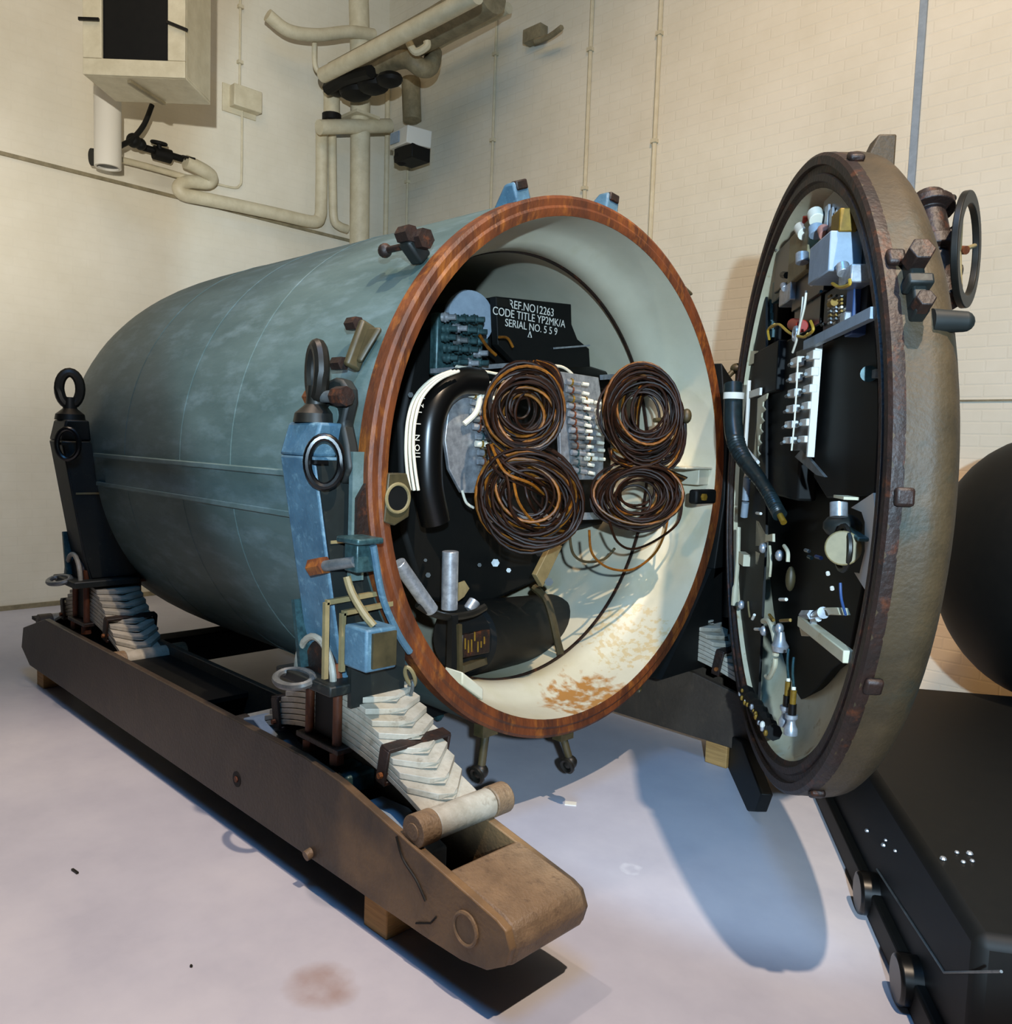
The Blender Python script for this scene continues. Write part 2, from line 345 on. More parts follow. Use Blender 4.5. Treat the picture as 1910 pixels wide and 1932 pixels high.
pipe([at(677, 0, 0, XL+.3), at(680, 160, 0, XL+.3), at(678, 480, 0, XL+.3), at(677, 600, 0, XL+.3)], .105, 'thickest vertical downpipe in the room corner', clips=[at(680, 222, 0, XL+.3)])
pipe([lw(602, 240, .36), lw(735, 237, .36)], .072, 'horizontal pipe crossing in front of the corner downpipe')
pipe([at(731, 150, 0, XL+.1), at(731, 235, 0, XL+.1), at(727, 480, 0, XL+.1)], .028, 'narrow conduit running down exactly in the room corner')
pipe([lw(626, 165, .16), lw(626, 228, .16)], .085, 'short thick pipe ending in a black collar above the horizontal corner pipe')
bm = BM(); rod(bm, lw(626, 216, .16), lw(626, 228, .16), .1); solo(bm, 'pipe_collar', 'black_paint', 'black collar at the foot of the short thick pipe left of the corner', 'collar')
t = thing('junction_box', 'small beige junction box with conduit above and below, on the left wall', 'box', lw(462, 190, .05))
p0, p1 = lw(436, 165, .05), lw(488, 212, .05)
bm = BM(); box(bm, (XL+.06, (p0.y+p1.y)/2, (p0.z+p1.z)/2), (.12, abs(p1.y-p0.y), .20)); part('lid', 'pipe_paint', t, bm, .006)
bm = BM(); box(bm, (XL+.012, (p0.y+p1.y)/2-.04, (p0.z+p1.z)/2-.02), (.02, abs(p1.y-p0.y)+.06, .26)); part('back_plate', 'pipe_paint', t, bm, .004)
def vwall(px, y0, y1, r, label, ax=0, val=XL+.02, group=None):
    a = at(px, y0, ax, val); b = at(px, y1, ax, val); b.x = a.x if ax == 1 else b.x; b.y = a.y if ax == 0 else b.y; b = V((a.x, a.y, b.z))
    t = thing('conduit', label, 'conduit', b, group); bm = BM(); rod(bm, a, b, r, seg=8); part('run', 'pipe_paint', t, bm)
    n = max(2, int((a.z-b.z)/.8))
    for k in range(n):
        q = b.lerp(a, (k+.5)/n); bm = BM(); box(bm, q, (.05, .05, .03)); part('clip', 'pipe_paint', t, bm)
vwall(454, -40, 170, .012, 'thin conduit dropping from above into the small junction box')
a = lw(457, 205, .02); pipe([a, lw(456, 330, .02), lw(452, 350, .02), lw(440, 354, .02), lw(400, 345, .02)], .011, 'thin conduit hooking from the junction box to the lagged pipe', name='conduit', cat='conduit')
# services on the right wall
vwall(938, 20, 500, .013, 'thin conduit on the right wall, leftmost of the long ones above the casing', 1, YR-.02)
vwall(1120, -40, 480, .018, 'conduit on the right wall standing behind the crown of the casing', 1, YR-.02)
vwall(1250, -40, 560, .02, 'conduit on the right wall just right of the casing crown', 1, YR-.02)
vwall(770, 300, 470, .013, 'short thin conduit dropping from the corner floodlight', 1, YR-.02)
bm = BM(); a = at(1747, -60, 1, YR-.012); b_ = at(1718, 400, 1, YR-.012)
box(bm, ((a.x+b_.x)/2, YR-.012, (a.z+0.0)/2+.0), (.045, .02, a.z)); struct('trim_3', 'grey_paint', bm)
# corner floodlight
c = at(775, 265, 1, YR-.35)
t = thing('floodlight', 'white-fronted floodlight with a black underside, fixed by the room corner', 'lamp', c)
bm = BM(); box(bm, c, (.40, .28, .17), (V((.97, -.2, -.08)).normalized(), V((.2, .97, 0)).normalized(), V((.08, 0, .99)).normalized())); part('housing', 'white_label', t, bm, .01)
bm = BM(); box(bm, c+V((.03, 0, -.16)), (.30, .24, .14)); ball(bm, c+V((-.08, -.05, -.17)), .08); part('reflector', 'black_paint', t, bm, .01)
bm = BM(); box(bm, c+V((-.07, -.15, 0)), (.14, .012, .11)); part('window', 'grey_paint', t, bm)
bm = BM(); bar(bm, c+V((-.2, 0, .05)), c+V((-.25, .33, .1)), .03, .05); bar(bm, c+V((-.25, 0, -.1)), c+V((-.25, 0, .1)), .03, .03); part('bracket', 'pipe_paint', t, bm)
# overhead pipework in the corner
def rw(px, py, off): return at(px, py, 1, YR-off)
pipe([rw(610, 142, 1.3), rw(700, 96, 1.3), rw(765, 62, 1.3), rw(830, 28, 1.3), rw(900, -10, 1.3)], .07, 'pale cable tray pipe slanting up from the corner, nearest of the overhead runs')
pipe([rw(625, 128, 1.2), rw(700, 88, 1.2), rw(800, 34, 1.2), rw(880, -12, 1.2)], .05, 'second pale pipe lying just above the slanting overhead run', 'duct_paint')
pipe([rw(682, 130, .75), rw(760, 86, .75), rw(840, 40, .75), rw(930, -12, .75)], .16, 'broad brownish duct slanting along the right wall under the ceiling', 'duct_paint')
pipe([rw(698, 142, .8), rw(740, 117, .8), rw(770, 112, .8), rw(795, 128, .7), rw(812, 125, .6), rw(818, 100, .5)], .085, 'bent lagged duct hanging beneath the overhead pipes', 'duct_paint')
pipe([rw(812, 92, .3), rw(850, 70, .3), rw(900, 45, .3), rw(960, 15, .3)], .05, 'pale pipe close to the right wall slanting up to the ceiling')
pipe([rw(775, 150, .09), rw(778, 228, .09)], .1, 'thick brown pipe dropping from the ducts behind the floodlight', 'duct_paint')
pipe([lw(505, 28, .4), lw(545, 58, .4), lw(600, 66, .4), lw(660, 60, .4), lw(705, 66, .4)], .06, 'pale pipe curving along the top of the left wall to the corner')
pipe([lw(594, 70, .3), lw(594, 118, .3), lw(602, 136, .3), lw(616, 138, .3)], .026, 'thin pipe bending down beside the overhead pipes left of the corner')
bm = BM()
for (x0, y0, s) in ((640, 165, .14), (672, 172, .16), (705, 160, .15), (655, 150, .13), (735, 150, .12), (626, 155, .08)): ball(bm, rw(x0, y0, .9), s, (1.2, 1, .55), 12)
tube(bm, [rw(618, 168, 1.1), rw(650, 150, 1.1), rw(700, 135, 1.1)], .06, 8); solo(bm, 'duct_manifold', 'black_paint', 'black knotted manifold under the overhead ducts at the room corner', 'manifold')
bm = BM(); tube(bm, [rw(765, 58, 1.0), rw(772, 80, 1.0), rw(785, 98, .95), rw(805, 88, .9), rw(806, 78, .9)], .035, 8); solo(bm, 'swan_neck_pipe', 'pipe_paint', 'small pale pipe looping like a swan neck over the bent duct', 'pipe')
bm = BM(); box(bm, rw(1010, 66, .06), (.22, .1, .12)); tube(bm, [rw(1010, 78, .15), rw(1035, 70, .15), rw(1060, 52, .2)], .025, 6); solo(bm, 'wall_bracket', 'duct_paint', 'small bracket at the top edge of the right wall', 'bracket')

# ================================================================ the casing
XR, YC, ZC, R = -2.207, 2.694, 1.44, 1.1
AX = (-1, 0, 0)
cas = thing('bomb_casing', 'huge blue-grey steel drum lying on its side with its rusty-rimmed open mouth towards the viewer', 'casing', (-3.4, YC, .34))
def pc(x, ang, r=R):
    """point on the casing, ang in degrees above its left (-Y) side"""
    a = math.radians(ang); return V((x, YC-r*math.cos(a), ZC+r*math.sin(a)))
def rad(ang): a = math.radians(ang); return V((0, -math.cos(a), math.sin(a)))
def tng(ang): a = math.radians(ang); return V((0, math.sin(a), math.cos(a)))
prof = [(.055, R-.03), (.055, R), (.4, R), (1.0, R), (1.6, R), (2.193, R)]
for i in range(1, 15):
    s = (i/14)**.75; prof.append((2.193+1.6*s, R*(1-s**3)**(1/3) if s < 1 else 0))
bm = BM(); lathe(bm, prof, (XR, YC, ZC), AX, 96); part('shell', 'casing_paint', cas, bm)
for xs in (-3.15, -3.62, -4.25):
    bm = BM(); ring(bm, (xs, YC, ZC), AX, R-.001, .0035, 96, 6); part('weld_seam', 'casing_paint', cas, bm)
bm = BM(); lathe(bm, [(0, R-.075), (-.004, R-.06), (-.006, R-.045), (0, R-.035), (-.003, R-.01), (.004, R+.002), (.06, R+.004), (.06, R-.075)], (XR, YC, ZC), AX, 128, closed_prof=True)
part('rim', 'rust', cas, bm)
IR = R-.075
bm = BM(); lathe(bm, [(.002, IR), (.10, IR-.004), (.17, IR-.014), (.21, IR-.03), (.245, IR-.06), (.275, IR-.078), (.34, IR-.085), (.35, IR-.08)], (XR, YC, ZC), AX, 128)
part('mouth_liner', 'liner_cream', cas, bm)
bm = BM(); prof = [(.36, IR-.06), (1.3, IR-.06), (1.75, IR-.065)]
for i in range(1, 12): s = i/11; prof.append((1.75+1.1*s, (IR-.065)*(1-s**2.4)**(1/2.4) if s < 1 else 0))
lathe(bm, prof, (XR, YC, ZC), AX, 96); part('inner_liner', 'liner_cream', cas, bm)
bm = BM(); lathe(bm, [(.35, IR-.09), (.362, IR-.09), (.362, IR-.05), (.35, IR-.05)], (XR, YC, ZC), AX, 128, closed_prof=True); part('liner_joint', 'rust_dark', cas, bm)
# waist strips along the left side
for z_, nm in ((1.42, 'rail'), (1.27, 'rail')):
    y_ = YC-math.sqrt(R*R-(z_-ZC)**2)
    bm = BM(); box(bm, (-3.55, y_-.006, z_), (2.15, .03, .022)); part('waist_rail', 'casing_paint', cas, bm, .004)
bm = BM(); box(bm, (-3.5, YC-R*.9955-.002, 1.345), (2.0, .012, .13)); part('waist_band', 'casing_paint', cas, bm)
# support posts, front and rear, left and right
def post(x0, side, front):
    sg = -1 if side == 'l' else 1
    def Y(d): return YC+sg*d                                     # distance outward from the axis
    top, bot = YC-1.44, YC-1.547
    w = .205; x1 = x0+w
    m = 'casing_blue' if (front and side == 'l') else 'casing_dark'  # shade on the rear and far posts is put into their dark paint
    P = [(x0, Y(1.254), 1.49), (x0, Y(1.147), .86), (x0+.0, Y(1.12), .74), (x0, Y(.86), .74), (x0, Y(.87), .80), (x0, Y(1.0), 1.0), (x0, Y(1.09), 1.3), (x0, Y(1.11), 1.49)]
    bm = BM(); prism(bm, P, (w, 0, 0)); p = part('support_post', m, cas, bm, .008)
    bm = BM(); prism(bm, [(x0-.012, Y(1.25), 1.49), (x0-.012, Y(1.10), 1.49), (x0+.02, Y(1.12), 1.60), (x0+.02, Y(1.235), 1.60)], (w-.01, 0, 0)); part('cap', m, p, bm, .01)
    if side == 'l':
        c = V((x0+w/2, Y(1.18), 1.60))
        bm = BM(); lathe(bm, [(0, 0), (0, .075), (.03, .07), (.06, .035), (.12, .03), (.12, 0)], c, (0, 0, 1), 20)
        cc = c+V((0, 0, .165)); pl = (.97, -.25, 0) if not front else (.25, .97, 0)
        tube(bm, [cc+(V((pl[1], -pl[0], 0)).normalized()*math.cos(t_)*.05+V((0, 0, 1))*math.sin(t_)*.085) for t_ in [2*PI*i/24 for i in range(24)]], .026, 10, smooth=False, closed=True)
        part('eye_bolt', 'dark_metal', p, bm)
        bm = BM(); n = 24; cc = V((x1+.035, Y(1.235), 1.475))
        tube(bm, [cc+V((math.cos(2*PI*i/n)*.028, math.cos(2*PI*i/n)*.045, math.sin(2*PI*i/n)*.078)) for i in range(n)], .014, 10, smooth=False, closed=True)
        bar(bm, (x1-.01, Y(1.25), 1.475), (x1+.05, Y(1.25), 1.475), .04, .012); part('tie_ring', 'black_gloss', p, bm)
        # saddle at the foot: half-round throat over the spring
        bm = BM(); n = 14
        pts = [(x0+w/2+math.cos(PI*i/n)*(w/2+.01), Y(1.17), .74+math.sin(PI*i/n)*.14) for i in range(n+1)]
        tube(bm, pts, .012, 8, smooth=False); part('throat_lip', 'spring_steel', p, bm)
        bm = BM(); prism(bm, [(x0+w/2+math.cos(PI*i/n)*w*.44, Y(1.155), .74+math.sin(PI*i/n)*.125) for i in range(n+1)], (0, -sg*.02, 0)); part('throat', 'rust_dark', p, bm)
        bm = BM(); box(bm, (x0+w/2, Y(1.05), .735), (.34, .34, .035)); part('saddle_plate', 'casing_dark', p, bm, .006)
        bm = BM(); n = 24; cc = V((x0+w/2-.03, Y(1.23), .74))
        tube(bm, [cc+V((math.cos(2*PI*i/n)*.085, math.sin(2*PI*i/n)*.05, .012*math.sin(2*PI*i/n))) for i in range(n)], .014, 8, smooth=False, closed=True); part('shackle_ring', 'dull_metal', p, bm)
        bm = BM(); bar(bm, (x0-.02, Y(1.16), .99), (x0+.03, Y(1.16), .76), .05, .02); part('side_flap', 'teal_part', p, bm)
        bm = BM(); prism(bm, [(x1+.001, Y(1.245), 1.48), (x1+.001, Y(1.14), .86), (x1+.001, Y(1.11), .76), (x1+.001, Y(.88), .76), (x1+.001, Y(1.0), 1.0), (x1+.001, Y(1.09), 1.3), (x1+.001, Y(1.11), 1.48)], (.008, 0, 0)); part('shade_plate', 'casing_dark', p, bm)  # dark plate added over the front face to hold its shade
        bm = BM(); box(bm, (x1+.010, Y(1.13), 1.215), (.006, .12, .010)); part('weld_bead', 'tan_part', p, bm)
    return p
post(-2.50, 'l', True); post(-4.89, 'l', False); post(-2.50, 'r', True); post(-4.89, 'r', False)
# clamps round the mouth
def clampset(ang, x, kind):
    c = pc(x, ang); n = rad(ang); tt = tng(ang); X = V((1, 0, 0))
    if kind == 'bolt':
        bm = BM(); box(bm, c+n*.05+X*.02, (.06, .06, .09), (X, tt, n)); p = part('clamp_lug', 'casing_dark', cas, bm, .01)
        bm = BM(); hexbolt(bm, c+n*.11+X*.06, c+n*.11-X*.0, .030); part('nut', 'rust_dark', p, bm)
        bm = BM(); hexbolt(bm, c+n*.07+X*.085+tt*.02, c+n*.07+X*.045+tt*.02, .036); part('nut', 'rust_dark', p, bm)
        bm = BM(); rod(bm, c+n*.07-X*.02, c+n*.07-X*.12, .012); ball(bm, c+n*.07-X*.13, .026); part('ball_end', 'rust_dark', p, bm)
    if kind == 'fork':
        bm = BM(); box(bm, c+n*.03+X*.01, (.03, .17, .06), (X, tt, n)); prism(bm, [c+n*.012+X*.02+tt*.07, c+n*.012+X*.09+tt*.065, c+n*.012+X*.06-tt*.01, c+n*.012+X*.04-tt*.06, c+n*.012+X*.02-tt*.06], n*.02); p = part('clamp_lug', 'olive_steel', cas, bm, .01)
        for s in (1, -1):
            bm = BM(); hexbolt(bm, c+n*.05-X*.01+tt*s*.075, c+n*.05-X*.065+tt*s*.075, .024); part('nut', 'rust_dark', p, bm)
    if kind == 'tab':
        bm = BM(); prism(bm, [c-n*.01-X*.06-tt*.04, c-n*.01+X*.08-tt*.04, c+n*.07+X*.08-tt*.04, c+n*.07+X*.03-tt*.04], tt*.08); part('clamp_lug', 'casing_blue', cas, bm, .01)
        bm = BM(); box(bm, c+n*.055+X*.07, (.035, .06, .035), (X, tt, n)); part('nut', 'rust_dark', cas, bm, .006)
clampset(42, -2.33, 'bolt'); clampset(22, -2.36, 'fork'); clampset(68, -2.30, 'tab'); clampset(96, -2.30, 'tab'); clampset(128, -2.3, 'fork'); clampset(-118, -2.3, 'fork')
# yoke and its swivel bolt beside the front post
c = pc(-2.30, 9); n = rad(9)
bm = BM(); F_ = lambda u_, v_: V((-2.335+u_*1.05, YC-R*1.02-.035, 1.60+v_*.85))
prism(bm, [F_(-.06, .13), F_(-.035, .165), F_(.0, .175), F_(.04, .165), F_(.07, .13), F_(.075, .08), F_(.05, .0), F_(.075, -.08), F_(.095, -.17), F_(.06, -.23), F_(-.03, -.23), F_(-.06, -.10), F_(-.045, .0), F_(-.07, .08)], (0, .05, 0))
p = part('swivel_yoke', 'casing_dark', cas, bm, .012)
bm = BM(); rod(bm, F_(-.09, .10)-V((0, .02, 0)), F_(.06, .10)-V((0, .02, 0)), .02); part('bolt_shank', 'dull_metal', p, bm)
bm = BM(); hexbolt(bm, F_(-.115, .10)-V((0, .02, 0)), F_(-.065, .10)-V((0, .02, 0)), .024); part('nut', 'rust', p, bm)
bm = BM(); rod(bm, F_(.045, .10)-V((0, .02, 0)), F_(.10, .10)-V((0, .02, 0)), .032, seg=8); part('nut', 'rust_dark', p, bm)
bm = BM(); rod(bm, F_(0, .03)-V((0, .004, 0)), F_(0, .03)-V((0, -.01, 0)), .034); part('slot', 'casing_paint', p, bm)
# lower bracketry between front post and rim
bm = BM(); box(bm, (-2.245, 1.575, 1.30), (.02, .05, .42)); part('edge_strip', 'casing_paint', cas, bm)
bm = BM(); rod(bm, (-2.30, 1.47, 1.135), (-2.14, 1.50, 1.17), .018); p = part('draw_bolt', 'dull_metal', cas, bm)
bm = BM(); hexbolt(bm, (-2.33, 1.465, 1.13), (-2.27, 1.475, 1.145), .03); part('nut', 'rust', p, bm)
bm = BM(); box(bm, (-2.16, 1.53, 1.18), (.07, .07, .09)); box(bm, (-2.16, 1.53, 1.235), (.12, .10, .02)); part('draw_block', 'teal_part', cas, bm, .006)
bm = BM(); tube(bm, [(-2.17, 1.49, 1.12), (-2.155, 1.50, 1.07), (-2.12, 1.52, 1.01), (-2.09, 1.54, .97)], .013, 8); part('weld_rod', 'tan_part', cas, bm)
bm = BM(); tube(bm, [(-2.11, 1.545, 1.22), (-2.13, 1.60, 1.05), (-2.15, 1.68, .92), (-2.17, 1.75, .84)], .012, 8); part('edge_bead', 'casing_blue', cas, bm)
bm = BM(); box(bm, (-2.12, 1.55, .90), (.12, .12, .135)); p = part('buffer_block', 'casing_blue', cas, bm, .008)
bm = BM(); box(bm, (-2.055, 1.555, .90), (.010, .09, .11)); part('buffer_face', 'olive_steel', p, bm)
for k, (dx, s) in enumerate(((-.07, .19), (-.12, .25))):
    bm = BM(); x_ = -2.14+dx; h_ = s/2
    for (a_, b_) in (((x_, 1.55-h_+.05, .90-h_), (x_, 1.55-h_+.05, .90+h_)), ((x_, 1.55-h_+.05, .90+h_), (x_, 1.70, .90+h_+.01))): bar(bm, a_, b_, .016, .016)
    part('frame_edge', 'tan_part', p, bm)
bm = BM(); box(bm, (-2.23, 1.66, .80), (.02, .22, .26)); part('backing_plate', 'casing_dark', p, bm)
# pad plate with a hole, welded across the rim on the left
pp = [at(734, 893, 0, XR+.01), at(768, 893, 0, XR+.01), at(777, 925, 0, XR+.01), at(772, 975, 0, XR+.01), at(745, 992, 0, XR+.01), at(725, 985, 0, XR+.01)]
bm = BM(); prism(bm, pp, (-.05, 0, 0)); p = part('pad_plate', 'olive_steel', cas, bm, .004)
q = at(751, 940, 0, XR+.014); bm = BM(); rod(bm, q, q+V((-.02, 0, 0)), .045, seg=24); part('hole', 'black_paint', p, bm)
bm = BM(); ring(bm, q, (1, 0, 0), .047, .006, 28, 6); part('hole_lip', 'tan_part', p, bm)
bm = BM(); prism(bm, [(-2.22, 1.60, 1.42), (-2.22, 1.56, 1.36), (-2.22, 1.56, 1.22), (-2.22, 1.62, 1.16)], (-.03, 0, 0)); part('pad_back', 'rust_dark', cas, bm)
# pendant swing bolts below the mouth
for px, py, s in ((917, 1378, 1), (1062, 1400, 1)):
    ya = at(px, py, 0, XR-.03).y; a = V((XR-.03, ya, ZC-math.sqrt(R*R-(ya-YC)**2)-.02)); b = a+V((.0, -.02, -.15))
    if px > 1000: b = a+V((.03, .02, -.11))
    bm = BM(); rod(bm, a, b, .016); box(bm, a+V((0, 0, .02)), (.05, .08, .06)); p = part('swing_bolt', 'olive_steel', cas, bm)
    bm = BM(); ball(bm, b, .03); ring(bm, b+V((0, -.02, -.01)), (0, 1, .3), .028, .01, 16, 6); part('eye', 'dark_metal', p, bm)
# knob and arm on the right of the mouth
q = pc(XR-.04, 158, R+.01); bm = BM(); rod(bm, q, q+V((.04, .10, .10)), .014); ball(bm, q+V((.05, .13, .12)), .035, (1, 1.1, .8)); part('ball_end', 'olive_steel', cas, bm)
# hinge side: big dark bracket reaching for the lid
bm = BM(); prism(bm, [(-2.19, 3.69, 1.99), (-2.19, 3.78, 1.93), (-2.19, 3.90, 1.86), (-2.19, 3.93, 1.84), (-2.19, 3.93, 1.20), (-2.19, 3.86, .95), (-2.19, 3.72, .9), (-2.19, 3.79, 1.3), (-2.19, 3.78, 1.6)], (-.22, 0, 0)); p = part('hinge_bracket', 'black_paint', cas, bm, .006)
bm = BM(); rod(bm, (-2.17, 3.86, .70), (-2.17, 3.86, 2.0), .035); part('hinge_pin', 'dark_metal', p, bm)
bm = BM(); prism(bm, [(-2.19, 3.70, .96), (-2.19, 3.95, .96), (-2.19, 4.0, .46), (-2.19, 3.3, .46), (-2.19, 3.52, .72)], (-.1, 0, 0)); part('hinge_web', 'black_paint', p, bm)
q = at(1320, 937, 0, XR+.03); bm = BM(); box(bm, q+V((0, .03, 0)), (.05, .18, .07)); p = part('stop_bracket', 'black_paint', cas, bm, .012)
bm = BM(); hexbolt(bm, q+V((.02, -.01, 0)), q+V((.04, -.01, 0)), .018); part('bolt', 'brass', p, bm)
q0, q1 = at(1262, 882, 0, XR-.12), at(1336, 882, 0, XR-.12); bm = BM(); box(bm, ((q0+q1)/2), (.2, (q1-q0).length, .012)); box(bm, (q0+q1)/2+V((.0, .04, -.045)), (.16, .14, .08)); part('liner_shelf', 'liner_cream', cas, bm, .004)
# ================================================================ carriage skids, springs, blocks
def skid(y0, sg, label, dark=False):
    """box-section skid: y0 is its outer face, sg the direction towards its inner face"""
    W = .32
    t = thing('carriage_skid', label, 'skid', (-3.5, y0+sg*W/2, .12))
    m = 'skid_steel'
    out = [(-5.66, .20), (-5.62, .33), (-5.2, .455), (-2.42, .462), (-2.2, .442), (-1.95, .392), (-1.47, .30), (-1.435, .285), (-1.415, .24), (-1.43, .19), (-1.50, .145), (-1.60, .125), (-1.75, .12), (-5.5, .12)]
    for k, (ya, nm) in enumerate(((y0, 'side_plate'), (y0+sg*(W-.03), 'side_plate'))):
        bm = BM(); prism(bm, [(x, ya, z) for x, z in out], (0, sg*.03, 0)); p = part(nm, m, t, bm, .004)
        if k == 0: sp = p
    bm = BM(); box(bm, (-3.5, y0+sg*W/2, .135), (3.9, W-.06, .02)); part('bottom_plate', 'black_paint', t, bm)
    bm = BM(); box(bm, (-4.45, y0+sg*W/2, .40), (2.2, W-.06, .02)); part('deck_plate', 'black_paint', t, bm)
    e = [(-1.69, .342), (-1.47, .304), (-1.432, .287), (-1.41, .24), (-1.425, .185), (-1.50, .142), (-1.60, .125), (-1.69, .125)]
    bm = BM(); prism(bm, [(x, y0+sg*.02, z) for x, z in e], (0, sg*(W-.03), 0)); part('end_block', 'skid_tan', t, bm, .012)
    # pin boss and bolts on the outer plate
    q = at(880, 1752, 1, y0) if y0 < 2 else V((-1.56, y0, .22))
    bm = BM(); rod(bm, q+V((0, sg*.01, 0)), q-V((0, sg*.004, 0)), .040, seg=28); part('pin', 'skid_steel', sp, bm)
    bm = BM(); ring(bm, q-V((0, sg*.003, 0)), (0, 1, 0), .044, .006, 32, 6); part('pin_collar', 'skid_tan', sp, bm)
    if y0 < 2:
        q = at(447, 1470, 1, y0); bm = BM(); rod(bm, q+V((0, .006, 0)), q-V((0, .002, 0)), .03, seg=20); part('bolt_hole', 'black_paint', sp, bm)
        bm = BM(); hexbolt(bm, q, q-V((0, .006, 0)), .012); part('bolt', 'rust', sp, bm)
        q = at(586, 1612, 1, y0); bm = BM(); rod(bm, q+V((0, .02, .01)), q-V((0, .02, 0)), .018); part('drain_plug', 'skid_tan', sp, bm)
        bm = BM(); tube(bm, [at(748, 1578, 1, y0-.002), at(760, 1620, 1, y0-.002), at(785, 1660, 1, y0-.002), at(803, 1700, 1, y0-.002)], .0035, 5); part('weld_crack', 'black_paint', sp, bm)
        bm = BM(); tube(bm, [at(785, 1742, 1, y0-.002), at(812, 1742, 1, y0-.002), at(823, 1730, 1, y0-.002)], .003, 5, smooth=False); part('weld_crack', 'black_paint', sp, bm)
        # cheek plates and bump stop seen between the two side plates
        bm = BM(); prism(bm, [(-2.98, y0+.05, .44), (-2.86, y0+.05, .47), (-2.62, y0+.05, .38), (-2.42, y0+.05, .28), (-2.6, y0+.05, .2), (-2.98, y0+.05, .2)], (0, .10, 0)); part('cheek_plate', 'grey_paint', t, bm, .006)
        bm = BM(); prism(bm, [(-2.2, y0+.05, .35), (-2.05, y0+.05, .36), (-1.86, y0+.05, .30), (-1.86, y0+.05, .2), (-2.2, y0+.05, .2)], (0, .12, 0)); part('cheek_plate', 'grey_paint', t, bm, .006)
        for k in range(2):
            bm = BM(); box(bm, (-2.37+k*.075, y0+.13, .385), (.065, .12, .07)); box(bm, (-2.37+k*.075, y0+.13, .30), (.04, .08, .12)); part('bump_stop', 'teal_part', t, bm, .01)
    return t
skid(1.50, 1, 'heavy brown steel skid beam in the foreground, ending in a tan block')
skid(3.91, -1, 'dark steel skid beam on the far side under the casing')
bm = BM(); bar(bm, (-4.7, 1.82, .30), (-4.7, 3.59, .30), .16, .16); solo(bm, 'cross_member', 'black_paint', 'dark cross beam joining the two skids beneath the rear of the casing', 'beam', bevel=.01)
bm = BM(); bar(bm, (-3.1, 1.82, .26), (-3.1, 3.59, .26), .12, .12); solo(bm, 'cross_member', 'black_paint', 'dark cross beam joining the skids beneath the middle of the casing', 'beam', bevel=.01)
for (x, y, lab) in ((-2.03, 1.61, 'pale wooden block under the tan front end of the near skid'), (-5.42, 1.62, 'wooden block under the far left end of the near skid'),
                    (-2.06, 3.70, 'wooden block under the dark far skid, behind the casing mouth'), (-5.42, 3.78, 'wooden block under the rear end of the far skid')):
    bm = BM(); box(bm, (x, y, .06), (.12, .17, .12)); solo(bm, 'wooden_block', 'wood', lab, 'block', (x, y, 0), 'wooden packing blocks under the skids', .004)
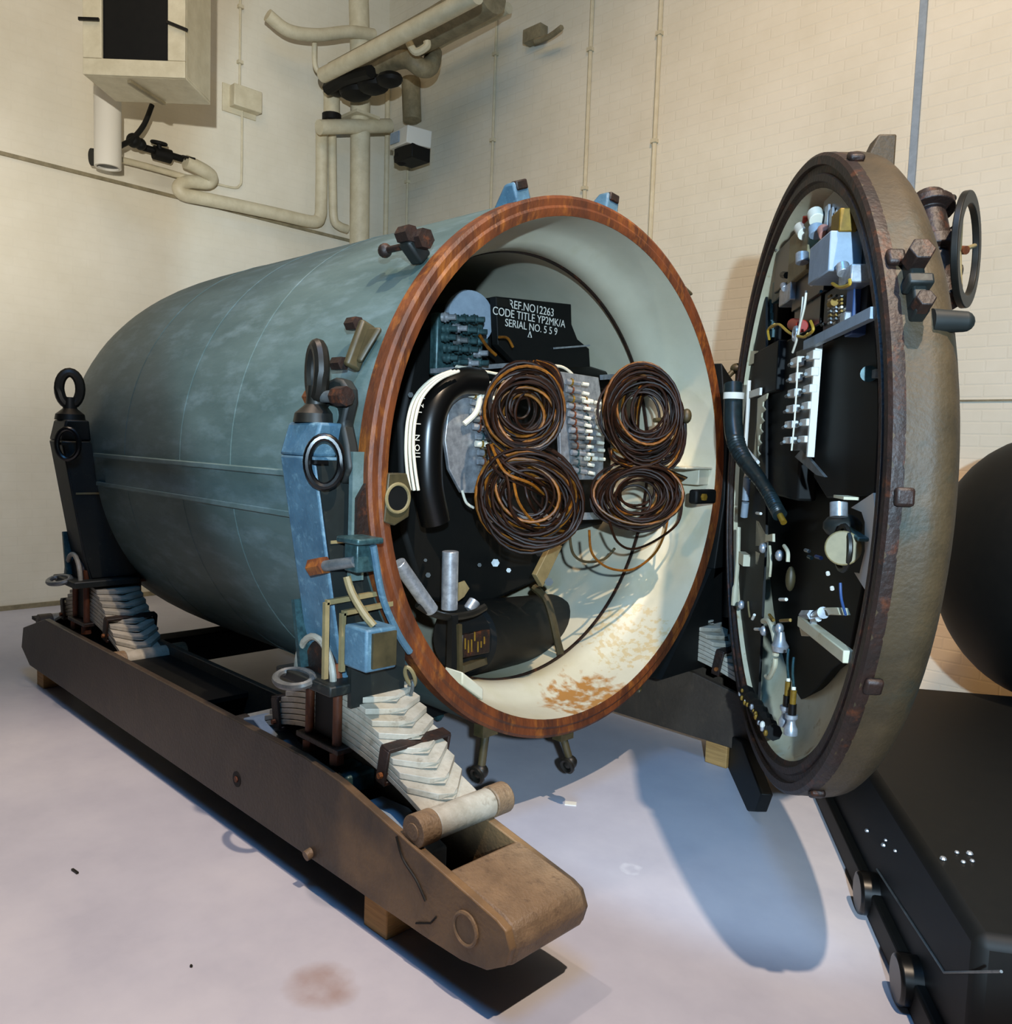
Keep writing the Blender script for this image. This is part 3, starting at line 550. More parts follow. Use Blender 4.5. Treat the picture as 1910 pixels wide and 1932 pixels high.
def spring(x0, ya, yb, label, group):
    t = thing('leaf_spring', label, 'spring', (x0, (ya+yb)/2, .36), group)
    n = 9; hw = (yb-ya)/2-.055; yc = (ya+yb)/2; th = .019
    def zc(dx, i): return .525-.125*(abs(dx)/.54)**1.8+i*.0215
    for i in range(n):
        Lh = .545-.043*i; bm = BM(); T = []; B = []; m = 16
        xs = [-Lh+2*Lh*k/m for k in range(m+1)]
        rows = []
        for k, dx in enumerate(xs):
            tip = k in (0, m) and i > 0
            w_ = hw*.35 if tip else hw; s_ = 1 if dx > 0 else -1
            d = dx
            z = zc(d, i)
            rows.append([bm.verts.new((x0+d, yc-w_, z)), bm.verts.new((x0+d+(s_*.028 if tip else 0), yc, z+.002)), bm.verts.new((x0+d, yc+w_, z)),
                         bm.verts.new((x0+d, yc+w_, z+th)), bm.verts.new((x0+d+(s_*.028 if tip else 0), yc, z+th)), bm.verts.new((x0+d, yc-w_, z+th))])
            if k in (0, m) and i > 0: pass
        # shoulder rows just inside the pointed tips
        for a, b in zip(rows, rows[1:]):
            for j in range(6): bm.faces.new((a[j], b[j], b[(j+1) % 6], a[(j+1) % 6]))
        bm.faces.new(rows[0]); bm.faces.new(rows[-1][::-1])
        part('leaf', 'spring_steel', t, bm, .002)
    for s in (1, -1):
        q = V((x0+s*.565, yc, .405))
        bm = BM(); rod(bm, q-V((0, hw*1.02, 0)), q+V((0, hw*1.02, 0)), .047, seg=24); p = part('spring_eye', 'spring_steel', t, bm, .004)
        bm = BM(); rod(bm, q-V((0, hw+.075, 0)), q-V((0, hw+.004, 0)), .050, seg=24); rod(bm, q-V((0, hw+.078, 0)), q-V((0, hw+.074, 0)), .026, seg=20); part('eye_bush', 'skid_tan' if s > 0 else 'skid_steel', p, bm, .004)
        bm = BM(); rod(bm, q+V((0, hw+.004, 0)), q+V((0, hw+.075, 0)), .050, seg=24); part('eye_bush', 'skid_tan' if s > 0 else 'skid_steel', p, bm, .004)
        dx = s*.33; z = zc(dx, 0); bm = BM(); h_ = .115; sl = V((1, 0, -s*.19)).normalized(); nn = V((s*.19, 0, 1)).normalized()
        cc = V((x0+dx, yc, z+.045))
        box(bm, cc+nn*(h_/2), (.045, hw*2+.03, .014), (sl, V((0, 1, 0)), nn)); box(bm, cc-nn*(h_/2), (.045, hw*2+.03, .014), (sl, V((0, 1, 0)), nn))
        for q_ in (-1, 1): box(bm, cc+V((0, q_*(hw+.012), 0)), (.045, .012, h_), (sl, V((0, 1, 0)), nn))
        p = part('rebound_clip', 'rust_dark', t, bm, .003)
        bm = BM(); rod(bm, cc-V((0, hw+.03, .03)), cc+V((0, hw+.03, -.03)), .01, seg=8); part('clip_bolt', 'rust', p, bm)
    for dx in (-.085, .085):
        for sy in (-1, 1):
            bm = BM(); rod(bm, (x0+dx, yc+sy*(hw+.022), .47), (x0+dx, yc+sy*(hw+.022), .80), .016, seg=12); hexbolt(bm, (x0+dx, yc+sy*(hw+.022), .455), (x0+dx, yc+sy*(hw+.022), .495), .027); part('u_bolt', 'rust', t, bm)
    bm = BM(); box(bm, (x0, yc, .727), (.26, hw*2+.10, .018)); part('top_plate', 'rust', t, bm, .003)
    bm = BM(); box(bm, (x0, yc, .508), (.26, hw*2+.10, .02)); part('bottom_plate', 'rust_dark', t, bm, .003)
    bm = BM(); box(bm, (x0, yc, .62), (.13, hw*2+.03, .19)); part('centre_band', 'black_paint', t, bm, .003)
    return t
G = 'leaf springs between the casing posts and the skids'
spring(-2.40, 1.53, 1.87, 'pale grey leaf spring with pointed stacked leaves in the foreground, on the near skid', G)
spring(-4.79, 1.53, 1.87, 'dark leaf spring under the rear post at the left end of the near skid', G)
spring(-2.40, 3.56, 3.88, 'leaf spring on the far skid beneath the hinge side of the casing', G)
spring(-4.79, 3.56, 3.88, 'leaf spring on the far skid beneath the rear of the casing', G)
# loose hardware behind the near spring
t = thing('chain', 'short dark chain hanging beside the rusty rim above the foreground spring', 'chain', (-2.12, 1.80, .56))
P = [at(770, 1262, 1, 1.75), at(778, 1290, 1, 1.78), at(770, 1312, 1, 1.8), at(762, 1335, 1, 1.82), at(775, 1352, 1, 1.84)]
for i, (a, b) in enumerate(zip(P, P[1:])):
    bm = BM(); d = (b-a).normalized(); s = frame(d)[i % 2]; m_ = (a+b)/2; L_ = (b-a).length*.62
    tube(bm, [m_+d*(math.cos(2*PI*k/16)*L_)+s*(math.sin(2*PI*k/16)*.017) for k in range(16)], .007, 6, smooth=False, closed=True); part('link', 'dull_metal' if i % 2 else 'tan_part', t, bm)
bm = BM(); a = at(825, 1352, 2, .13); tube(bm, [a+V((-.12, .0, .16)), a+V((-.05, .02, .12)), a, a+V((.03, .0, .02))], .018, 8); ball(bm, a+V((.0, 0, .03)), .03); solo(bm, 'tie_down_hook', 'teal_part', 'small dark hook lying between the foreground spring and the casing mouth', 'hook')
# scraps on the floor
bm = BM(); a = at(1077, 1516, 2, .002); box(bm, a, (.05, .035, .004), (V((.8, .6, 0)), V((-.6, .8, 0)), V((0, 0, 1)))); solo(bm, 'paper_scrap', 'white_label', 'small white scrap on the floor in front of the casing mouth', 'scrap')
bm = BM(); a = at(140, 1644, 2, .004); bar(bm, a-V((.02, .0, 0)), a+V((.02, .005, 0)), .008, .006); solo(bm, 'floor_fragment', 'dark_metal', 'tiny dark sliver on the floor at the far left', 'scrap')
bm = BM(); a = at(361, 1822, 2, .004); ball(bm, a, .006, (1, .7, .6), 8); solo(bm, 'floor_fragment', 'dark_metal', 'tiny dark crumb on the floor near the bottom left', 'scrap')

# ================================================================ inside the casing
def ci(px, py, d): return at(px, py, 0, XR-d)
def poly(px, d, th, name, m, label, cat, bevel=.004, ret=False):
    bm = BM(); prism(bm, [ci(x, y, d) for x, y in px], (-th, 0, 0)); return solo(bm, name, m, label, cat, bevel=bevel)
t = thing('dark_infill', 'added black mass darkening the left and middle of the casing behind the cable coils', 'housing', ci(930, 1000, .9))
bm = BM(); prism(bm, [ci(x, y, .62) for x, y in ((790, 620), (850, 570), (935, 560), (1060, 590), (1100, 690), (1262, 715), (1278, 800), (1272, 965), (1085, 1000), (1010, 1100), (900, 1150), (800, 1130), (760, 1000), (755, 800))], (-.75, 0, 0))
part('body', 'black_paint', t, bm, .02)  # black mass added where the interior lies in shade
bm = BM(); prism(bm, [ci(x, y, .60) for x, y in ((1010, 690), (1100, 690), (1165, 710), (1165, 735), (1010, 735))], (.04, 0, 0)); part('top_flange', 'black_gloss', t, bm, .01)
bm = BM(); bar(bm, ci(815, 700, .50), ci(1000, 686, .50), .02, .02); part('front_rail', 'bare_metal', t, bm)
bm = BM(); bar(bm, ci(1135, 712, .46), ci(1195, 708, .46), .02, .025); part('front_rail', 'bare_metal', t, bm)
bm = BM(); bar(bm, ci(918, 978, .42), ci(1175, 972, .42), .02, .035); part('lower_rail', 'bare_metal', t, bm)
for k, (x, y, r_) in enumerate(((1020, 1040, .03), (935, 1062, .02), (960, 1076, .012), (808, 1085, .012), (803, 1057, .008), (905, 1066, .01), (775, 745, .012))):
    bm = BM(); hexbolt(bm, ci(x, y, .60), ci(x, y, .56), r_); part('stud', 'dull_metal' if k < 3 else 'casing_dark', t, bm)
# lettered board
t = thing('lettered_board', 'black angled board with three lines of white lettering at the top of the opening', 'sign', ci(1010, 640, .5))
bm = BM(); prism(bm, [ci(x, y, .48) for x, y in ((936, 559), (1078, 574), (1079, 612), (1090, 640), (1112, 658), (1114, 692), (990, 700), (940, 650))], (-.04, 0, 0)); part('board', 'black_paint', t, bm, .003)
for body, x, y, s in (('REF.NO12263', 1004, 589, .052), ('CODE TITLE YP2MK/A', 1001, 606, .050), ('SERIAL NO. 5 5 9', 1004, 624, .048)):
    lettering('lettering', body, 'white_label', t, ci(x, y, .4785), (0, 1, 0), (0, 0, 1), s)
q = ci(1000, 633, .478); bm = BM(); tube(bm, [q+V((0, 0, .018)), q+V((0, -.012, -.008)), q+V((0, .012, -.008))], .0025, 5, smooth=False, closed=True); part('arrow_mark', 'white_label', t, bm)
bm = BM(); prism(bm, [ci(x, y, .478) for x, y in ((937, 562), (962, 566), (962, 581), (938, 577))], (.003, 0, 0)); part('patch', 'dark_metal', t, bm)
bm = BM(); bar(bm, ci(1046, 657, .47), ci(1112, 652, .47), .012, .008); part('lower_lip', 'bare_metal', t, bm)
# instrument cluster on the upper left
t = thing('valve_cluster', 'cluster of small silvery finned fittings left of the lettered board', 'instrument', ci(860, 640, .5))
bm = BM(); c = ci(890, 600, .55); lathe(bm, [(0, 0), (0, .12), (.02, .125), (.04, .12), (.04, 0)], c, (-1, .15, 0), 32); part('disc', 'grey_paint', t, bm)
random.seed(11)
for i in range(5):
    for j in range(4):
        x, y = 834+j*19+i*1.5+random.uniform(-3, 3), 598+i*20+j*2+random.uniform(-3, 3)
        a = ci(x, y, .47); b = a+V((.05, .035, .0))
        bm = BM(); rod(bm, a, a.lerp(b, .5), .019, seg=12); rod(bm, a.lerp(b, .5), b, .012, seg=10); ring(bm, a.lerp(b, .25), b-a, .019, .005, 14, 5)
        part('fitting', random.choice(['teal_part', 'teal_part', 'dull_metal', 'bare_metal']), t, bm)
bm = BM(); box(bm, ci(862, 655, .52), (.05, .27, .26)); part('manifold', 'teal_part', t, bm, .01)
# black trunking with white characters, and white wires
t = thing('black_trunking', 'curved black trunking with small white characters down the left of the opening', 'duct', ci(805, 850, .35))
bm = BM(); tube(bm, [ci(905, 722, .38), ci(865, 722, .38), ci(832, 745, .38), ci(812, 790, .38), ci(806, 850, .38), ci(808, 920, .38), ci(822, 985, .38)], .062, 16, 8); part('trunk', 'black_gloss', t, bm)
for ch, x, y in (('N', 792, 826), ('O', 792, 845), ('S', 792, 836), ('I', 793, 855), ('I', 796, 778), ('2', 799, 766), ('I', 794, 800), ('I', 793, 862), ('I', 802, 752)):
    if ch == 'S': continue
    lettering('lettering', ch, 'white_label', t, ci(x, y, .315), (0, 0, 1), (0, -1, 0), .034)
for k in range(3):
    dx = k*7
    pts = [ci(852+dx, 700, .30), ci(815+dx, 716, .30), ci(784+dx, 748, .30), ci(770+dx, 790, .30), ci(766+dx, 840, .30), ci(768+dx*1.1, 885, .30), ci(774+dx*1.1, 925, .30)]
    bm = BM(); tube(bm, pts, .0065, 8); o = solo(bm, 'control_cable', 'white_sleeve', ['outermost white cable curving down the left of the opening, left of the black trunking', 'middle one of the three white cables left of the black trunking', 'inner white cable, nearest the black trunking'][k], 'cable', group='white cables beside the trunking')
for pts, r_, m_, lab in (([ci(862, 694, .38), ci(892, 702, .38), ci(905, 735, .36), ci(900, 775, .36), ci(876, 800, .38)], .012, 'white_sleeve', 'thick cream cable hooking down onto the left connector plate'),
                         ([ci(868, 696, .4), ci(910, 700, .4), ci(945, 706, .4), ci(966, 703, .4)], .006, 'white_sleeve', 'thin white wire sagging under the front rail'),
                         ([ci(902, 720, .4), ci(930, 722, .4), ci(955, 718, .4), ci(968, 708, .4)], .006, 'white_sleeve', 'lower thin white wire beneath the front rail'),
                         ([ci(1035, 690, .4), ci(1060, 692, .4), ci(1078, 704, .4), ci(1086, 718, .4)], .007, 'white_sleeve', 'white wire arching right of the tall brown coil'),
                         ([ci(942, 636, .42), ci(958, 638, .42), ci(968, 655, .42)], .006, 'amber_cable', 'short tan wire loop left of the lettered board'),
                         ([ci(905, 632, .42), ci(920, 655, .42), ci(936, 670, .42)], .007, 'amber_cable', 'pair-like tan wire running down from the round disc'),
                         ([ci(872, 925, .4), ci(880, 948, .4), ci(894, 958, .4)], .006, 'white_sleeve', 'short pale wire below the left connector plate')):
    bm = BM(); tube(bm, pts, r_, 8); solo(bm, 'wire', m_, lab, 'wire')
# connector plates with rows of plugs
def plate(pxs, d, label, rows, seed):
    t = thing('connector_plate', label, 'panel', ci(*pxs[0], d))
    bm = BM(); prism(bm, [ci(x, y, d) for x, y in pxs], (-.02, 0, 0)); part('plate', 'bare_metal', t, bm, .003)
    random.seed(seed)
    for (x, y, L_) in rows:
        a = ci(x, y, d-.02)+V((0, 0, random.uniform(-.004, .004))); dirn = V((.35, .9, -.10+random.uniform(-.08, .08))).normalized()
        b = a+dirn*L_
        bm = BM(); rod(bm, a, a.lerp(b, .35), .014, seg=10); rod(bm, a.lerp(b, .35), a.lerp(b, .45), .019, seg=6); rod(bm, a.lerp(b, .45), b, .011, seg=10)
        p = part('plug', random.choice(['bare_metal', 'dull_metal', 'white_sleeve', 'bare_metal']), t, bm)
        bm = BM(); rod(bm, a.lerp(b, .34), a.lerp(b, .44), .0195, seg=8); part('collar', random.choice(['rust', 'rust', 'teal_part', 'brass']), p, bm)
        bm = BM(); rod(bm, b+dirn*.012, b+dirn*.045, .0085, seg=8); part('sleeve', 'white_sleeve', p, bm)
    return t
rows = [(884+i*2.2+(i % 2)*3, 742+i*16, .075) for i in range(12)] + [(912+i*2.0, 786+i*17, .07) for i in range(8)]
plate([(858, 745), (878, 722), (938, 728), (948, 800), (930, 930), (872, 930), (848, 885), (840, 830), (846, 780)], .40, 'pale curved metal plate bristling with plugs, on the left behind the coils', rows, 3)
rows = [(1068+i*1.2, 720+i*15, .075) for i in range(12)] + [(1096+i*1.2, 752+i*16, .065) for i in range(8)]
plate([(1052, 700), (1130, 712), (1142, 800), (1138, 905), (1060, 905)], .38, 'pale metal plate with rows of plugs between the left and right coils', rows, 5)
# brown cable coils
def coil(px, py, d, R_, n, label, squash=(1, 1), seed=1, spread=.06, tilt=0, nrm=(.72, -.69, 0), rr=.0062, inner=.55, mats='brown_cable'):
    random.seed(seed); c = ci(px, py, d); nv = V(nrm).normalized(); a1 = V((nv.y, -nv.x, 0)).normalized()*-1; a2 = nv.cross(a1)
    if a2.z < 0: a2 = -a2
    t = thing('cable_coil', label, 'cable', c, 'coils of brown cable in the casing mouth')
    for i in range(n):
        k = inner+(1-inner)*((i+.5)/n)**.7; ox, oy = random.uniform(-.16, .16)*R_*(1.3-k), random.uniform(-.16, .16)*R_*(1.3-k)
        ph = random.uniform(0, 2*PI); e = random.uniform(.9, 1.08); dz = random.uniform(-spread, spread)*.5
        pts = []
        for j in range(28):
            th = 2*PI*j/28; r_ = R_*k*(1+.035*math.sin(2*th+ph)+.02*math.sin(3*th+2*ph))
            u_, v_ = r_*math.cos(th)*squash[0]*e+ox, r_*math.sin(th)*squash[1]/e+oy
            pts.append(c+a1*(u_*math.cos(tilt)-v_*math.sin(tilt))+a2*(u_*math.sin(tilt)+v_*math.cos(tilt))+nv*(dz+.02*math.sin(th+ph)))
        bm = BM(); tube(bm, pts, rr, 6, smooth=False, closed=True); part('turn', 'amber_cable' if (i % 6 == 5) else mats, t, bm)
    return t
coil(990, 775, .12, .168, 26, 'upper left coil of brown cable, under the lettered board', (1, 1.05), 1, .09, 0, inner=.22)
coil(1212, 780, .10, .190, 30, 'upper right coil of brown cable with pale plate showing through', (1, 1.15), 2, .10, 0, inner=.42)
coil(1000, 940, .08, .210, 24, 'lower left coil of brown cable spreading widest', (1.1, .95), 3, .10, -.4, inner=.32)
coil(1206, 935, .08, .182, 28, 'lower right coil of brown cable above the orange-tinted liner', (1.12, .9), 4, .10, .1, inner=.35)
coil(1242, 800, .12, .165, 16, 'thick outer bundle hugging the right side of the upper right coil', (.8, 1.25), 8, .06, .1, inner=.78)
def fan(S, E, mids, n, r_, label, seed):
    random.seed(seed); t = thing('cable_bundle', label, 'cable', S)
    for i in range(n):
        k = i/(n-1)-.5; off = V((0, .055*k, .02*k)); pts = [S+off*.3+V((random.uniform(-.02, .02), 0, 0))]+[m_+off*(2.2)+V((random.uniform(-.02, .02), 0, random.uniform(-.01, .01))) for m_ in mids]+[E+off]
        bm = BM(); tube(bm, pts, r_, 6); part('strand', 'amber_cable' if i % 3 == 1 else 'brown_cable', t, bm)
fan(ci(1005, 682, .25), ci(1022, 800, .12), [ci(1030, 700, .15), ci(1045, 745, .08)], 9, .0062, 'bundle of brown cables dropping tall beside the upper left coil', 3)
fan(ci(925, 838, .2), ci(1085, 985, .05), [ci(965, 880, .12), ci(1020, 905, .05), ci(1062, 940, .05)], 9, .0062, 'bundle of brown cables sweeping from the left plugs to the lower left coil', 4)
fan(ci(940, 850, .2), ci(1080, 1003, .05), [ci(975, 900, .1), ci(990, 950, .05), ci(1020, 985, .05)], 4, .006, 'few brown cables curving under the lower left coil', 6)
fan(ci(1150, 848, .2), ci(1290, 905, .1), [ci(1175, 865, .14), ci(1230, 885, .1)], 6, .006, 'brown cables crossing between the two right coils', 5)
bm = BM(); tube(bm, [ci(1112, 1000, .1), ci(1118, 1045, .1), ci(1150, 1072, .1), ci(1195, 1074, .1), ci(1235, 1045, .1), ci(1255, 1005, .1), ci(1262, 965, .1)], .0058, 8); solo(bm, 'loose_cable', 'amber_cable', 'amber loop hanging lowest beneath the lower right coil', 'cable')
bm = BM(); tube(bm, [ci(1150, 985, .08), ci(1165, 1022, .08), ci(1195, 1036, .08), ci(1240, 1018, .08), ci(1280, 985, .08), ci(1288, 940, .08)], .006, 8); solo(bm, 'loose_cable', 'brown_cable', 'dark loop just under the lower right coil, inside the amber one', 'cable')
bm = BM(); tube(bm, [ci(1075, 1010, .2), ci(1082, 1045, .2), ci(1105, 1060, .2), ci(1140, 1055, .2), ci(1160, 1035, .2)], .0065, 8); solo(bm, 'loose_cable', 'olive_steel', 'short dark loop left of the amber hanging loop', 'cable')
bm = BM(); rod(bm, ci(1235, 793, .05), ci(1283, 790, .02), .011); ball(bm, ci(1296, 785, .0), .030, (.8, .8, 1.2)); solo(bm, 'knobbed_lever', 'olive_steel', 'dark lever with an oval knob poking out right of the upper right coil', 'lever')
# lower equipment
t = thing('lower_drum', 'black drum lying across the bottom of the casing mouth, strapped down', 'drum', ci(950, 1230, .5))
a, b = ci(872, 1205, .45), ci(1042, 1178, .72); bm = BM(); L_ = (b-a).length
lathe(bm, [(0, 0), (0, .15), (.02, .165), (L_-.04, .165), (L_, .14), (L_+.03, .06), (L_+.03, 0)], a, b-a, 32); part('body', 'black_paint', t, bm)
bm = BM(); tube(bm, [ci(1008, 1108, .52), ci(1030, 1130, .44), ci(1042, 1165, .40), ci(1052, 1210, .38), ci(1062, 1248, .36)], .019, 8); p = part('strap', 'olive_steel', t, bm)
bm = BM(); rod(bm, ci(1050, 1252, .36), ci(1066, 1249, .36), .022, seg=12); part('strap_bolt', 'bare_metal', p, bm)
random.seed(5)
for k in range(7):
    x = 878+k*6; y0_ = 1200+random.uniform(-8, 12)
    bm = BM(); rod(bm, ci(x, y0_, .27), ci(x, y0_+random.uniform(10, 24), .27), .0035, seg=6); part('contact', 'brass', t, bm)
bm = BM(); box(bm, ci(896, 1214, .30), (.02, .16, .10)); part('contact_panel', 'rust_dark', t, bm, .004)
t = thing('cradle_frame', 'dark angle-iron cradle standing on the cream liner under the black drum', 'frame', ci(870, 1260, .4))
for a, b, w_, m_ in ((ci(866, 1178, .22), ci(868, 1270, .22), .018, 'olive_steel'), (ci(855, 1160, .24), ci(852, 1262, .24), .03, 'black_paint'), (ci(870, 1262, .24), ci(1008, 1212, .6), .03, 'olive_steel'), (ci(1008, 1214, .6), ci(1100, 1246, .5), .014, 'dark_metal'), (ci(845, 1150, .3), ci(905, 1148, .3), .03, 'black_paint')):
    bm = BM(); bar(bm, a, b, w_, w_); part('bar', m_, t, bm)
bm = BM(); prism(bm, [ci(x, y, .32) for x, y in ((1025, 1108), (1062, 1030), (1040, 1030), (1012, 1085))], (-.03, 0, 0)); p = part('gusset', 'tan_part', t, bm, .003)
bm = BM(); hexbolt(bm, ci(1036, 1098, .31), ci(1036, 1098, .27), .02); part('bolt', 'dark_metal', p, bm)
for (x, y, s, d_, lab) in ((876, 1290, (.10, .14, .05), .07, 'cream block on the liner just inside the lower left of the rim'), (1094, 1238, (.10, .10, .04), .42, 'cream block on the liner beside the foot of the drum strap')):
    q = ci(x, y, d_); bm = BM(); box(bm, q, s, (V((1, 0, 0)), tng(-math.degrees(math.atan2(ZC-q.z, YC-q.y)) if q.y < YC else -100).normalized(), V((0, 0, 1)))); solo(bm, 'pad_block', 'liner_cream', lab, 'block', bevel=.006)
t = thing('tube_rack', 'grey metal tubes standing in a curved black bracket at the lower left of the opening', 'pipework', ci(850, 1150, .3))
for a, b, r_ in ((ci(848, 1150, .3), ci(850, 1040, .3), .034), (ci(815, 1152, .25), ci(752, 1062, .25), .028), (ci(884, 1152, .28), ci(896, 1134, .28), .026)):
    bm = BM(); rod(bm, a, b, r_, seg=20); part('tube', 'bare_metal', t, bm, .003)
bm = BM(); tube(bm, [ci(788, 1140, .26), ci(815, 1156, .25), ci(850, 1164, .25), ci(890, 1158, .25), ci(915, 1145, .25)], .016, 8); part('bracket', 'dark_metal', t, bm)
bm = BM(); prism(bm, [ci(x, y, .3) for x, y in ((866, 1100), (877, 1096), (886, 1110), (876, 1126), (865, 1134))], (-.006, 0, 0)); part('leaf_tab', 'tan_part', t, bm)

# ================================================================ the lid
LC = V((-1.437, 2.875, 1.46)); LG = V((math.cos(math.radians(-140.5)), math.sin(math.radians(-140.5)), 0)); LT = V((LG.y, -LG.x, 0)); UZ = V((0, 0, 1))
LAX = (LT, UZ, -LG)
def lq(px, py, dep=0.0):
    d = fw+rt*((px-955)/FPX)-up*((py-966)/FPX); c = V((0, 0, H)); o_ = LC-LG*dep
    return c+d*((o_-c).dot(LG)/d.dot(LG))
def lring(ang, r, dep=0.0): a = math.radians(ang); return LC+LT*(math.cos(a)*r)+UZ*(math.sin(a)*r)-LG*dep
lid = thing('casing_lid', 'big round domed lid swung open on the right, brown outside with a rusty ring', 'lid', LC-V((0, 0, 1.1)))
LA = -LG
prof = [(.0, 1.10), (.08, 1.10), (.09, 1.103), (.11, 1.10)]
for i in range(1, 15): s = math.sin(PI/2*i/14); prof.append((.11+.20*s, 1.10*math.sqrt(max(0, 1-s**2.05)) if i < 14 else 0))
DP = list(prof)
bm = BM(); lathe(bm, prof, LC, LA, 96); part('dome', 'lid_paint', lid, bm)
bm = BM(); lathe(bm, [(.02, 1.101), (0, 1.10), (-.008, 1.09), (-.008, 1.065), (.006, 1.062), (.006, 1.04), (-.004, 1.036), (-.004, 1.015), (.008, 1.01), (.012, .995), (.03, .99), (.03, 1.10)], LC, LA, 128, closed_prof=True); part('sealing_ring', 'rust_dark', lid, bm)
bm = BM(); lathe(bm, [(.012, .994), (.06, .975), (.10, .93), (.14, .84), (.175, .7), (.20, .4), (.21, 0)], LC, LA, 96); part('inner_liner', 'lid_cream', lid, bm)
def lug(ang, r, dep, s, m='lid_paint', nm='lug'):
    a = math.radians(ang); n = LT*math.cos(a)+UZ*math.sin(a); tt = n.cross(LG)
    bm = BM(); box(bm, LC+n*r-LG*dep, s, (tt, -LG, n)); return part(nm, m, lid, bm, .008)
# top stop block, notched lugs on the flange, foot lug at the lower left
q = lq(1648, 318, .16); a = V((0, 0, 1))
bm = BM(); prism(bm, [q+LT*.03-LG*(-.07)+UZ*-.06, q+LT*.03-LG*.05+UZ*-.10, q+LT*.03-LG*.05+UZ*.09, q+LT*.03-LG*(-.005)+UZ*.09], -LT*.08); part('stop_block', 'lid_paint', lid, bm, .006)
for ang, nm in ((148, 'a'), (180, 'b'), (206, 'c'), (238, 'd'), (120, 'e'), (30, 'f'), (60, 'g')):
    lug(ang, 1.108, .03, (.045, .045, .022), 'rust_dark', 'lug')
bm = BM(); prism(bm, [lq(x, y, .10) for x, y in ((1382, 1380), (1384, 1440), (1396, 1480), (1428, 1532), (1448, 1532), (1460, 1500), (1420, 1400))], -LG*-.05); part('foot_lug', 'black_paint', lid, bm, .006)
# clamp on the flange, mid right
def dome_hit(px, py):
    """where the line of sight meets the outer dome, and the outward normal there"""
    d = (fw+rt*((px-955)/FPX)-up*((py-966)/FPX)); c = V((0, 0, H)); D_ = list(zip(DP, DP[1:])); k = 1.5
    while k < 5:
        l_ = c+d*k-LC; ax_ = -l_.dot(LG); rr = (l_+LG*ax_).length
        for (a0, r0), (a1, r1) in D_:
            if a0 <= ax_ <= a1 and a1 > a0 and rr < r0+(r1-r0)*(ax_-a0)/(a1-a0):
                rad_ = (l_+LG*ax_).normalized(); return c+d*k, (rad_*(a1-a0)+(-LG)*(r0-r1)).normalized()
        k += .004
    return lring(151, 1.05, .16), lring(151, 1, 0)-LC
q, nb = dome_hit(1722, 552); tt = (UZ-nb*UZ.dot(nb)).normalized(); sd = nb.cross(tt).normalized(); CA = (tt, sd, nb)
bm = BM(); box(bm, q+nb*.02, (.17, .035, .05), CA); box(bm, q+nb*.035, (.03, .06, .05), CA); p = part('flange_clamp', 'casing_dark', lid, bm, .006)
bm = BM(); hexbolt(bm, q+nb*.03+tt*.065, q+nb*.085+tt*.065, .032); part('nut', 'rust_dark', p, bm, .003)
bm = BM(); hexbolt(bm, q+nb*.03-tt*.065, q+nb*.07-tt*.065, .024); part('nut', 'rust_dark', p, bm, .003)
q = dome_hit(1782, 606)[0]; bm = BM(); rod(bm, q+LG*.03, q-LG*.045, .03, .025, 16); ball(bm, q-LG*.045, .025); part('dome_stub', 'casing_dark', lid, bm)
# hinge arms to the casing
for z_ in (1.75, .98):
    bm = BM(); bar(bm, (-2.17, 3.86, z_), lring(0, 1.06, .09)+UZ*(z_-1.46), .05, .16); part('hinge_arm', 'black_paint', lid, bm, .01)
# ---- handwheel valve behind the lid
wc = lq(1824, 472, .42)
t = thing('handwheel_valve', 'rusty valve with a large dark handwheel sticking out behind the top of the lid', 'valve', lq(1738, 450, .30))
wn = V((.99, .10, 0)).normalized(); x_, y_ = V((-wn.y, wn.x, 0)), UZ
bm = BM(); lathe(bm, [(-.010, .136), (-.010, .174), (.010, .174), (.010, .136)], wc, wn, 48, closed_prof=True); part('wheel_rim', 'dark_metal', t, bm, .003)
for k in range(3):
    th = k*2*PI/3+.3; e = wc+x_*math.cos(th)*.155+y_*math.sin(th)*.155
    bm = BM(); tube(bm, [wc-wn*.02, wc.lerp(e, .5)-wn*.01, e], .007, 8); part('spoke', 'tan_part', t, bm)
bm = BM(); rod(bm, wc, lq(1748, 470, .36), .013); part('stem', 'rust', t, bm)
bm = BM(); a_, b_ = lq(1752, 372, .36), lq(1780, 572, .36); L_ = (b_-a_).length
lathe(bm, [(0, 0), (0, .05), (.03, .055), (.035, .075), (.06, .075), (.065, .045), (L_*.45, .05), (L_*.46, .07), (L_*.56, .07), (L_*.57, .045), (L_*.85, .045), (L_*.86, .06), (L_, .055), (L_, 0)], a_, b_-a_, 20); part('valve_body', 'rust_dark', t, bm, .003)
bm = BM(); rod(bm, lq(1750, 450, .36), lq(1750, 450, .36)+LG*.28, .07); rod(bm, lq(1738, 405, .34), lq(1738, 405, .34)+LG*.24, .05); part('inlet', 'rust_dark', t, bm, .003)
for k, (x, y, d_) in enumerate(((1756, 388, .36), (1770, 400, .38), (1762, 415, .38), (1772, 450, .38), (1782, 500, .40), (1788, 465, .40), (1778, 530, .38), (1790, 440, .40))):
    q = lq(x, y, d_); bm = BM(); rod(bm, q+LG*.03, q-LG*.03, .015, seg=8); hexbolt(bm, q-LG*.005, q-LG*.025, .022); part('gland_nut', 'rust' if k % 3 == 2 else 'rust_dark', t, bm)
bm = BM(); tube(bm, [lq(1766, 378, .38), lq(1776, 420, .40), lq(1784, 450, .40), lq(1788, 480, .40)], .012, 8); part('yoke_arm', 'rust', t, bm)
bm = BM(); rod(bm, lq(1766, 378, .38), lq(1798, 374, .42), .009); ball(bm, lq(1798, 374, .42), .012); part('lever', 'dark_metal', t, bm)
